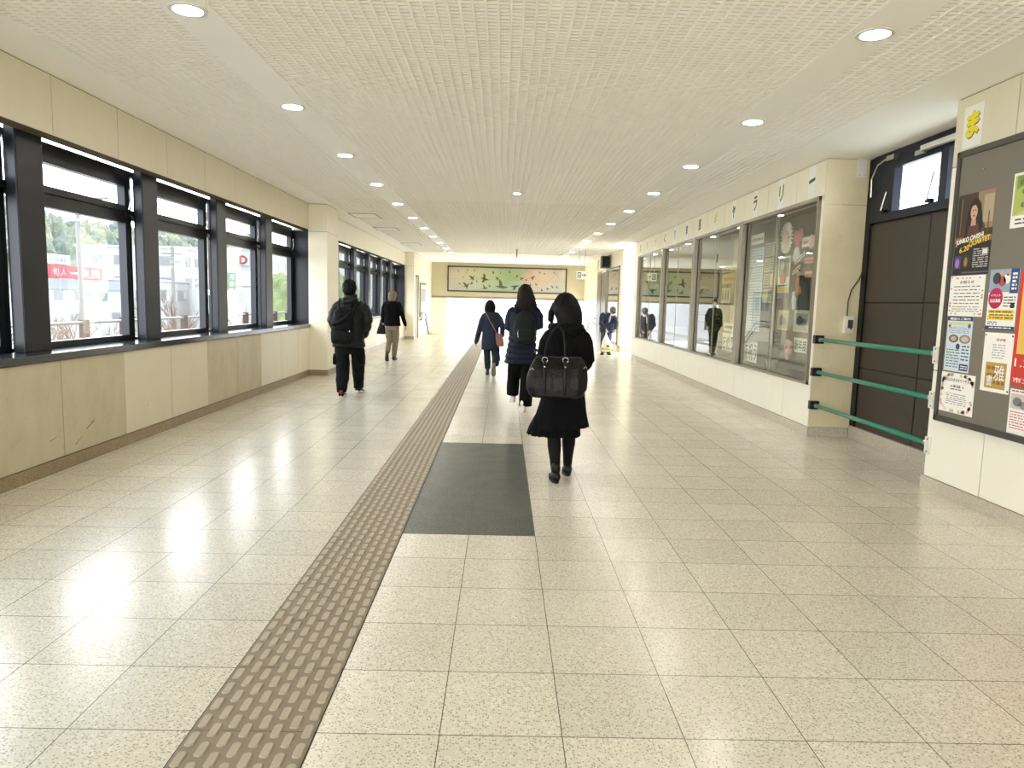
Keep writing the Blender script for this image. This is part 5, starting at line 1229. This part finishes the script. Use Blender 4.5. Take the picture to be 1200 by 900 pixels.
mb = MB(); C = Vector(hc); mb.ell(C + M @ Vector((0, -1.4, 4.2)), (9.0, 10.2, 7.4), M); mb.tube([C + M @ Vector((-5, 8.5, 4.2)), C + M @ Vector((0, 12.6, 3.4)), C + M @ Vector((5, 8.5, 4.2))], [2.2, 3.4, 2.2], 12, True, .3); f.part('cap', mb, CAPM, .007, 2)
mb = MB(); mb.ell(C + M @ Vector((0, 5.2, -5.6)), (5.6, 5.2, 5.0), M); f.part('face_mask', mb, MASKM, .007, 2)
mb = MB(); mb.ell(C + M @ Vector((0, -5.0, -2.4)), (7.2, 5.4, 5.0), M); f.part('hair', mb, mat('grey_hair', S(120, 118, 114), .5), .007, 2, strands(.004))
shoe(f.t, an[0], 8, 0, 26, 4.6, SHOEB, SHOEB, 8.5); shoe(f.t, an[1], -22, 0, 26, 4.6, SHOEB, SHOEB, 8.5)
bg = held('carrier_bag', 'white plastic carrier bag with yellow and dark print in the hand of the stooping person', 'bag', 3.48, 19.9, 180)
mb = MB(); mb.loft([(5.2, 41, 11.5, 13, 7), (5.2, 41, 13.5, 15, 8.6), (5.2, 41, 26, 14.8, 8.4), (5.6, 40.5, 38, 11.5, 6.6), (6.4, 40, 48, 6.4, 4.4), (7, 39.5, 56, 3.4, 2.4), (7.4, 38, 62, 1.8, 1.4)], 30, 2.6)
bo = hpart(bg, 'bag_body', mb, BAGP, .006, 2, fold(.008, 16, 8))
mb = MB().use(flat(206, 196, 96)); mb.loft([(5.2, 41, 15, 15.0, 9.4), (5.2, 41, 22, 15.2, 9.5)], 30, 2.6); mb.use(flat(90, 84, 70)); mb.loft([(3.2, 46.6, 23.5, 6.0, 3.9), (3.2, 46.6, 29, 6.0, 3.9)], 20); hhard(bg, 'printed_band', mb)
mb = MB().use(BAGP); mb.tube([(7.4, 38, 60), (8.4, 42.4, 66), (7.4, 41.0, 60)], .8, 8); hhard(bg, 'handle', mb)

# --- masked person walking towards the viewer (seen mirrored in the display glass)
f = Fig('person in dark cap, white mask and dark jacket walking towards the viewer', 1.314, 20.8, 180)
M = rotm(0, 2); hc = (0, 1, 153)
sh = ((-17, 0, 131), (17, 0, 131)); el = ((-21, -2, 106), (21, -2, 106)); wr = ((-20, 8, 84), (20, 8, 84))
hip = ((-7, 0, 82), (7, 0, 82)); kn = ((-8, 6, 45), (8, -2, 45)); an = ((-8, 14, 8.5), (8, -16, 10))
f.body(hc, M, .96, (0, -1, 134), sh, el, wr, (((.1, .1, -1), (1, .3, 0), 30, 1), ((-.1, .1, -1), (-1, .3, 0), 30, -1)), hip, kn, an,
       [(0, 0, 75, 13, 9), (0, 0, 86, 16, 11), (0, 0, 104, 15, 10), (0, 0, 120, 17, 11), (0, 0, 130, 17.5, 9), (0, -1, 135, 7, 7)], .008)
mb = MB(); mb.loft([(0, 0, 72, 20, 14), (0, 0, 86, 19, 14), (0, 0, 104, 18, 13), (0, 0, 120, 19.6, 13), (0, 0, 128, 18, 11), (0, -.5, 133, 12, 9), (0, 0, 138, 8, 8)], 32, 2.3)
for i, s_ in ((0, -1), (1, 1)):
    e_, w_ = Vector(el[i]), Vector(wr[i]); a = Vector(sh[i])
    mb.tube([a + Vector((-s_ * 2, 0, -1)), a * .6 + e_ * .4, e_, e_ * .4 + w_ * .6, w_ + Vector((0, 0, 2))], [6.8, 6.8, 6.2, 5.4, 4.6], 14)
f.part('jacket', mb, BLK, .009, 3, fold(.006, 14, 8))
mb = MB(); mb.loft([(0, 0, 66, 16.5, 11), (0, 0, 80, 17, 12)], 24)
for i in (0, 1): mb.tube([(hip[i][0], 0, 70), (kn[i][0], kn[i][1], 46), ((kn[i][0] + an[i][0]) / 2, (kn[i][1] + an[i][1]) / 2, 26), (an[i][0], an[i][1] - 1, 8)], [8.8, 7.6, 7, 6.4], 16, False)
f.part('trousers', mb, CARGO, .009, 3, fold(.006, 12, 10))
mb = MB(); C = Vector(hc); mb.ell(C + Vector((0, -1.4, 5.0)), (8.8, 10, 7.2)); mb.tube([C + Vector((-5, 8.5, 4.6)), C + Vector((0, 12.4, 4.0)), C + Vector((5, 8.5, 4.6))], [2.2, 3.2, 2.2], 12, True, .3); f.part('cap', mb, BLK, .008, 2)
mb = MB(); mb.ell(C + Vector((0, 5.0, -5.4)), (5.8, 5.4, 5.0)); f.part('face_mask', mb, MASKM, .008, 2)
shoe(f.t, an[0], 4, 0, 26, 4.6); shoe(f.t, an[1], -4, 8, 26, 4.6, SHOEB, SHOEB, 8.5)

def SE(r, g, b):
    c = S(r, g, b)
    return (c[0] * .34, c[1] * .34, c[2] * .34, 1)
# ------------------------------------------------------------------ outside, seen through the windows
mb = MB().box(-8.2, -3.35, -12, 60, -.5, -.3)
struct(mb.build('terrace', mat('terrace_concrete', SE(206, 202, 194), .9)), 'pale concrete terrace just outside the windows', 'terrace')
t = thing('terrace_fence', 'low fence of brown posts and a pale rail along the terrace outside the windows', 'fence', (-7.4, 20, -.3))
PB = mat('fence_brown', SE(112, 78, 66), .7)
r_ = MB()
r_.tube([(-7.4, 4, .80), (-7.4, 58, .80)], .03, 8); r_.tube([(-7.4, 4, .25), (-7.4, 58, .25)], .025, 8)
r_.build('rail', mat('fence_rail', SE(214, 208, 202), .6), t)
for k in range(34):
    y = 5.16 + 1.43 * k
    MB().bbox(-7.47, -7.33, y - .07, y + .07, -.3, .86, .01, 1).build('post', PB, t)
BR = mat('bare_branch', SE(176, 142, 124), .8)
def bare(loc, h, seed, label):
    r = random.Random(seed); x, y, z = loc
    mb = MB()
    def grow(p, d, L, rad, dep):
        q = p + d * L
        mb.tube([p, (p + q) / 2 + Vector((r.uniform(-1, 1), r.uniform(-1, 1), 0)) * L * .06, q], [rad, rad * .8, rad * .6], 5, False)
        if dep:
            for k in range(3 if dep > 1 else 4):
                nd = (d + Vector((r.uniform(-.8, .8), r.uniform(-.8, .8), r.uniform(-.1, .6)))).normalized()
                grow(p + d * L * r.uniform(.5, 1), nd, L * r.uniform(.55, .8), rad * .6, dep - 1)
    for k in range(3): grow(Vector(loc) + Vector((r.uniform(-.1, .1), r.uniform(-.1, .1), 0)), Vector((r.uniform(-.4, .4), r.uniform(-.4, .4), 1)).normalized(), h * .42, h * .012, 4)
    return tag(mb.build('bare_shrub', BR, None, loc), label, 'shrub', 'bare shrubs below the terrace')
for k, (y, h) in enumerate(((12.6, 3.0), (15.4, 3.3), (18.4, 3.1), (21.6, 3.5), (25, 2.9), (28.4, 3.2))):
    bare((-9.6 - .35 * (k % 3), y, -1.9), h, 20 + k, 'bare reddish shrub behind the terrace fence, %s counted from the viewer' % ords[k])
    MB
mb = MB(); mb.box(-13.0, -8.25, -6, 60, -4.5, -1.9)
struct(mb.build('planted_bank', mat('bank_soil', SE(170, 156, 132), .95, var=.2)), 'planted bank below the terrace fence', 'bank')
t = thing('lamp_pole', 'tall pale lamp pole outside the first visible window bay', 'lamp pole', (-14, 25, -4.5))
MB().tube([(-14, 25, -4.5), (-14, 25, 4.3)], [.10, .075], 10, False).build('pole', mat('pole_paint', SE(160, 160, 160), .5), t)
MB().tube([(-14, 25, 4.3), (-13.7, 25, 4.5), (-13.0, 25, 4.55)], [.07, .06, .05], 8).build('arm', MATS['pole_paint'], t)
t = thing('utility_pole', 'thin grey utility pole in front of the white stepped building', 'utility pole', (-30, 67, -4.5))
MB().tube([(-30, 67, -4.5), (-30, 67, 5.6)], [.2, .14], 10, False).build('pole', mat('utility_grey', SE(150, 148, 144), .7), t)
b_ = MB().box(-30.9, -29.1, 66.95, 67.05, 4.9, 5.05); b_.box(-30.7, -29.3, 66.95, 67.05, 4.2, 4.3); b_.build('crossarm', MATS['utility_grey'], t)
BW = mat('white_render', SE(236, 236, 234), .8, var=.03, scale=.4); BG = mat('grey_roof', SE(150, 152, 154), .8, var=.15, scale=1.2); WG = mat('far_window', SE(150, 158, 166), .3)
def building(name, label, x0, x1, y0, y1, z1, wins, roof=None, m=BW, front=(), rm=None):
    t = thing(name, label, 'building', ((x0 + x1) / 2, (y0 + y1) / 2, -4.5))
    MB().box(x0, x1, y0, y1, -4.5, z1).build('wall', m, t)
    r = MB()
    if roof:
        zr = roof
        r.rings([[(x0 - .3, y0 - .3, z1), (x1 + .3, y0 - .3, z1), (x1 + .3, y1 + .3, z1), (x0 - .3, y1 + .3, z1)], [(x0 + 1.2, y0 + .8, zr), (x1 - 1.2, y0 + .8, zr), (x1 - 1.2, y1 - .8, zr), (x0 + 1.2, y1 - .8, zr)]])
    else:
        r.box(x0 - .15, x1 + .15, y0 - .15, y1 + .15, z1, z1 + .3)
    r.build('roof', rm or (BG if roof else m), t)
    for (ya, za, w, h) in wins:
        f = MB().box(x1, x1 + .06, ya, ya + w, za, za + h).build('window', mat('far_frame', SE(206, 206, 206), .6), t)
        MB().box(x1 + .06, x1 + .09, ya + .1, ya + w / 2 - .05, za + .1, za + h - .1).build('pane', WG, f)
        MB().box(x1 + .06, x1 + .09, ya + w / 2 + .05, ya + w - .1, za + .1, za + h - .1).build('pane', WG, f)
    for (xa, za, w, h) in front:
        f = MB().box(xa, xa + w, y0 - .06, y0, za, za + h).build('window', mat('far_frame', SE(206, 206, 206), .6), t)
        MB().box(xa + .1, xa + w / 2 - .05, y0 - .09, y0 - .06, za + .1, za + h - .1).build('pane', WG, f)
        MB().box(xa + w / 2 + .05, xa + w - .1, y0 - .09, y0 - .06, za + .1, za + h - .1).build('pane', WG, f)
    return t
building('shop_building', 'low white shop building with a grey roof and a red sign on top', -57, -45, 68, 88, 1.5, [(73.5, .3, 1.5, 1.0), (77, .3, 1.2, 1.0), (79, .3, 1.0, 1.0), (81.5, .2, 1.8, 1.1), (71, -2.2, 1.6, 1.2), (76, -2.2, 2.0, 1.2), (84, -2.2, 2, 1.2)], 2.6)
t = thing('roof_sign', 'long red roof sign with white characters on the low white building', 'sign', (-46.5, 80, 2.6))
MB().box(-46.7, -46.4, 75.4, 84.9, 2.65, 4.0).build('sign_board', mat('sign_red', SE(214, 70, 90), .6), t)
l_ = MB(); 
for y in (76.5, 80, 83.8): l_.box(-46.65, -46.45, y - .08, y + .08, 1.6, 2.7)
l_.build('support', BG, t)
PALE = mat('sign_white', SE(244, 244, 244), .6)
tx = MB(); mpx = lambda u, v, d: (-46.4 + d, 80.2 + u, 2.65 + v)
put_text(tx, '魚民', 0.1, .16, 4.2, 1.0, .03, mpx, bold=.03); put_text(tx, '一', -1.5, .5, 1.3, .2, .03, mpx); put_text(tx, '人', -3.2, .25, 1.1, .8, .03, mpx); put_text(tx, '旬', -4.5, .25, 1.0, .8, .03, mpx)
tx.build('lettering', PALE, t)
t = thing('pole_sign', 'small white sign board raised above the low shop building', 'sign', (-50, 78, 2.6))
MB().box(-50.2, -49.9, 80.4, 84.7, 4.3, 5.4).build('sign_board', BW, t); MB().tube([(-50.05, 82.5, 2.63), (-50.05, 82.5, 4.3)], .1, 8, False).build('pole', BG, t)
tx = MB(); put_text(tx, 'いろはに', .5, .3, 3.3, .5, .02, lambda u, v, d: (-49.9 + d, 80.4 + u, 4.3 + v)); tx.build('lettering', mat('pale_grey_ink', SE(150, 150, 160), .7), t)
building('stepped_building', 'white stepped building with square windows behind the utility pole', -60, -45, 103.2, 114, 7.6, [(104 + 3.1 * q, z, 1.8, 1.4) for q in range(3) for z in (2.2, 5.2)], front=[(-58 + 3.2 * q, z, 1.8, 1.4) for q in range(4) for z in (2.2, 5.2)])
building('annex_building', 'low white annex with two dark windows beside the stepped building', -56, -44, 92, 102.7, 2.8, [(94, .4, 1.6, 1.4), (99, .4, 2.6, 1.4)], front=[(-48.6, .3, 1.6, 1.3), (-46.2, .3, 1.6, 1.3)])
building('office_building', 'pale office block with a red letter sign seen through the third visible bay', -58, -40.5, 118, 140, 8.6, [(120 + 4 * q, z, 2, 1.5) for q in range(5) for z in (0.5, 3.5, 6.0)], front=[(-57 + 3.4 * q, z, 2, 1.5) for q in range(5) for z in (.5, 3.2)])
t = thing('letter_sign', 'red letter sign on the pale office block', 'sign', (-41.7, 117.8, 6.2))
MB().box(-42.7, -40.8, 117.78, 117.95, 6.1, 7.9).build('sign_board', BW, t)
tx = MB(); put_text(tx, 'D', .4, .25, 1.15, 1.3, .02, lambda u, v, d: (-42.7 + u, 117.78 - d, 6.1 + v), bold=.09); tx.build('lettering', mat('sign_red2', SE(190, 30, 56), .6), t)
building('gable_house', 'small white house with a pitched roof beside the green banner', -41, -33, 98, 107, 2.6, [(100, .5, 1.4, 1.4), (103.5, .5, 1.4, 1.4)], 4.6, front=[(-39.4, .3, 1.2, 1.6), (-36, .3, 1.2, 1.6)], rm=mat('pale_roof', SE(214, 214, 214), .8))
t = thing('banner_sign', 'tall green vertical banner sign seen through the third visible bay', 'sign', (-20, 54, -4.5))
MB().tube([(-20.0, 54, -4.5), (-20.0, 54, 3.1)], .04, 8).build('pole', BG, t)
MB().box(-19.95, -19.45, 53.98, 54.02, .2, 3.0).build('banner', mat('banner_green', SE(50, 150, 104), .7), t)
tx = MB()
for k, ch in enumerate('月極駐車場'): put_text(tx, ch, .1, 2.3 - .5 * k, .3, .36, .004, lambda u, v, d: (-19.95 + u, 53.975 - d, .2 + v), bold=.01)
tx.build('lettering', PALE, t)
# wooded hillside, scrub and leaf colours greyed to carry the distance haze
def hz(x, y):
    d = max(0., min(1., (-x - 66) / 50.)); d = d * d * (3 - 2 * d)
    return -4.5 + d * (21 + 4 * math.sin(y * .021) + 2 * math.sin(y * .06))
mb = MB(); nx, ny_ = 16, 40; vs = []; fs = []
for i in range(nx + 1):
    for k in range(ny_ + 1):
        x = -64 - 86 * i / nx; y = 60 + 330 * k / ny_; vs.append((x, y, hz(x, y) - .05))
for i in range(nx):
    for k in range(ny_): a = i * (ny_ + 1) + k; fs.append((a, a + 1, a + ny_ + 2, a + ny_ + 1))
mb.add(vs, fs); struct(mb.build('hill', mat('hazed_scrub', SE(150, 156, 140), .95, var=.25, scale=.4)), 'wooded hillside behind the buildings', 'hillside')
def crown_mesh(seed, m, r=1.):
    mb = MB(); mb.ell((0, 0, 0), (r, r, r * 1.05), None, 26, 18)
    off = Vector((seed * 7.3, seed * 3.1, seed))
    mb.v = [tuple(Vector(p) * (1 + .28 * noise.noise(Vector(p) * 2.2 + off) + .16 * noise.noise(Vector(p) * 6 + off))) for p in mb.v]
    me = mb.use(m).mesh('crown', smooth=False); me.materials.clear(); me.materials.append(m); return me
TG = [mat('hazed_green_%d' % k, SE(*c), .9, var=.5, scale=2.5) for k, c in enumerate(((150, 162, 140), (168, 176, 152), (136, 150, 136), (178, 176, 152)))]  # aerial haze mixed into these pale leaf greens
CR = [crown_mesh(k, TG[k % 4]) for k in range(8)]
trunk = MB().tube([(0, 0, -1.6), (0, 0, 0)], [.09, .06], 6, False).mesh('trunk'); trunk.materials.append(BR)
ra = random.Random(5)
def tree(x, y, z, r, cr, label, group):
    t = thing('tree', label, 'tree', (x, y, z), ra.uniform(0, 6), group)
    for nm, me in (('crown', cr), ('trunk', trunk)):
        o = bpy.data.objects.new(nm, me); COL.objects.link(o); o.parent = t; o.scale = (r, r, r * 1.5); o.location = (0, 0, r * 1.5)
    return t
for i in range(9):
    for k in range(44):
        x = -70 - 7.2 * i + ra.uniform(-.6, .6); y = 84 + 7.2 * k + (3.6 if i % 2 else 0) + ra.uniform(-.6, .6)
        if not (.34 < -(x - .57) / y < .72) or (i > 6 and k % 2): continue
        tree(x, y, hz(x, y), ra.uniform(2.3, 2.75), ra.choice(CR), 'hazy grey green tree on the wooded hillside behind the buildings', 'trees on the hillside')
GT = mat('street_tree_leaf', SE(176, 190, 130), .9, var=.45, scale=5)
CG = crown_mesh(21, GT)
tree(-12, 41, -2.2, 1.5, CG, 'yellow green leafy tree close outside the last bay before the cream column', None)
tree(-10.6, 49, -1.9, 1.6, CG, 'yellow green leafy tree close outside the start of the far window run', None)
# pale town beyond the stairs
building('station_building', 'pale building faintly seen in the glare beyond the stairs', -20, 0, 75, 90, 6, [(79, 1, 2, 1.5), (84, 1, 2, 1.5)])
building('plaza_building', 'second pale building faintly seen in the glare beyond the stairs', 6, 24, 84, 100, 5, [(86, 1, 2, 1.5)])

# ------------------------------------------------------------------ daylight and camera
w = bpy.data.worlds.new('daylight'); SC.world = w; w.use_nodes = True
nt = w.node_tree; bgn = nt.nodes['Background']
tc = nt.nodes.new('ShaderNodeTexCoord'); sep = nt.nodes.new('ShaderNodeSeparateXYZ'); nt.links.new(tc.outputs['Generated'], sep.inputs[0])
cr = nt.nodes.new('ShaderNodeValToRGB'); nt.links.new(sep.outputs[2], cr.inputs[0])
cr.color_ramp.elements[0].position = 0; cr.color_ramp.elements[0].color = (1, .99, .97, 1)
cr.color_ramp.elements[1].position = .6; cr.color_ramp.elements[1].color = (.80, .90, 1, 1)
nt.links.new(cr.outputs[0], bgn.inputs[0]); bgn.inputs[1].default_value = 5.6

cam = bpy.data.cameras.new('camera'); co = bpy.data.objects.new('camera', cam); COL.objects.link(co)
F, PITCH, YAW, ROLL = 835.977751, .11499407, .01510370, .02576886
cam.sensor_fit = 'HORIZONTAL'; cam.sensor_width = 36; cam.lens = F / 1200 * 36
cam.clip_start = .05; cam.clip_end = 800
fw = Vector((math.sin(YAW) * math.cos(PITCH), math.cos(YAW) * math.cos(PITCH), -math.sin(PITCH)))
r = Vector((math.cos(YAW), -math.sin(YAW), 0)); u = r.cross(fw)
R2 = r * math.cos(ROLL) + u * math.sin(ROLL); U2 = -r * math.sin(ROLL) + u * math.cos(ROLL)
mw = Matrix((R2, U2, -fw)).transposed().to_4x4(); mw.translation = Vector((.574047, 0, 1.404256)); co.matrix_world = mw
SC.camera = co
vs_ = SC.view_settings
SC.display_settings.display_device = 'sRGB'
vs_.view_transform = 'Standard'; vs_.look = 'None'; vs_.gamma = 1; vs_.use_curve_mapping = False; vs_.exposure = 0.62
cy = SC.cycles
cy.use_denoising = True; cy.max_bounces = 12; cy.diffuse_bounces = 7; cy.glossy_bounces = 5; cy.transmission_bounces = 6; cy.transparent_max_bounces = 16
cy.sample_clamp_indirect = 8
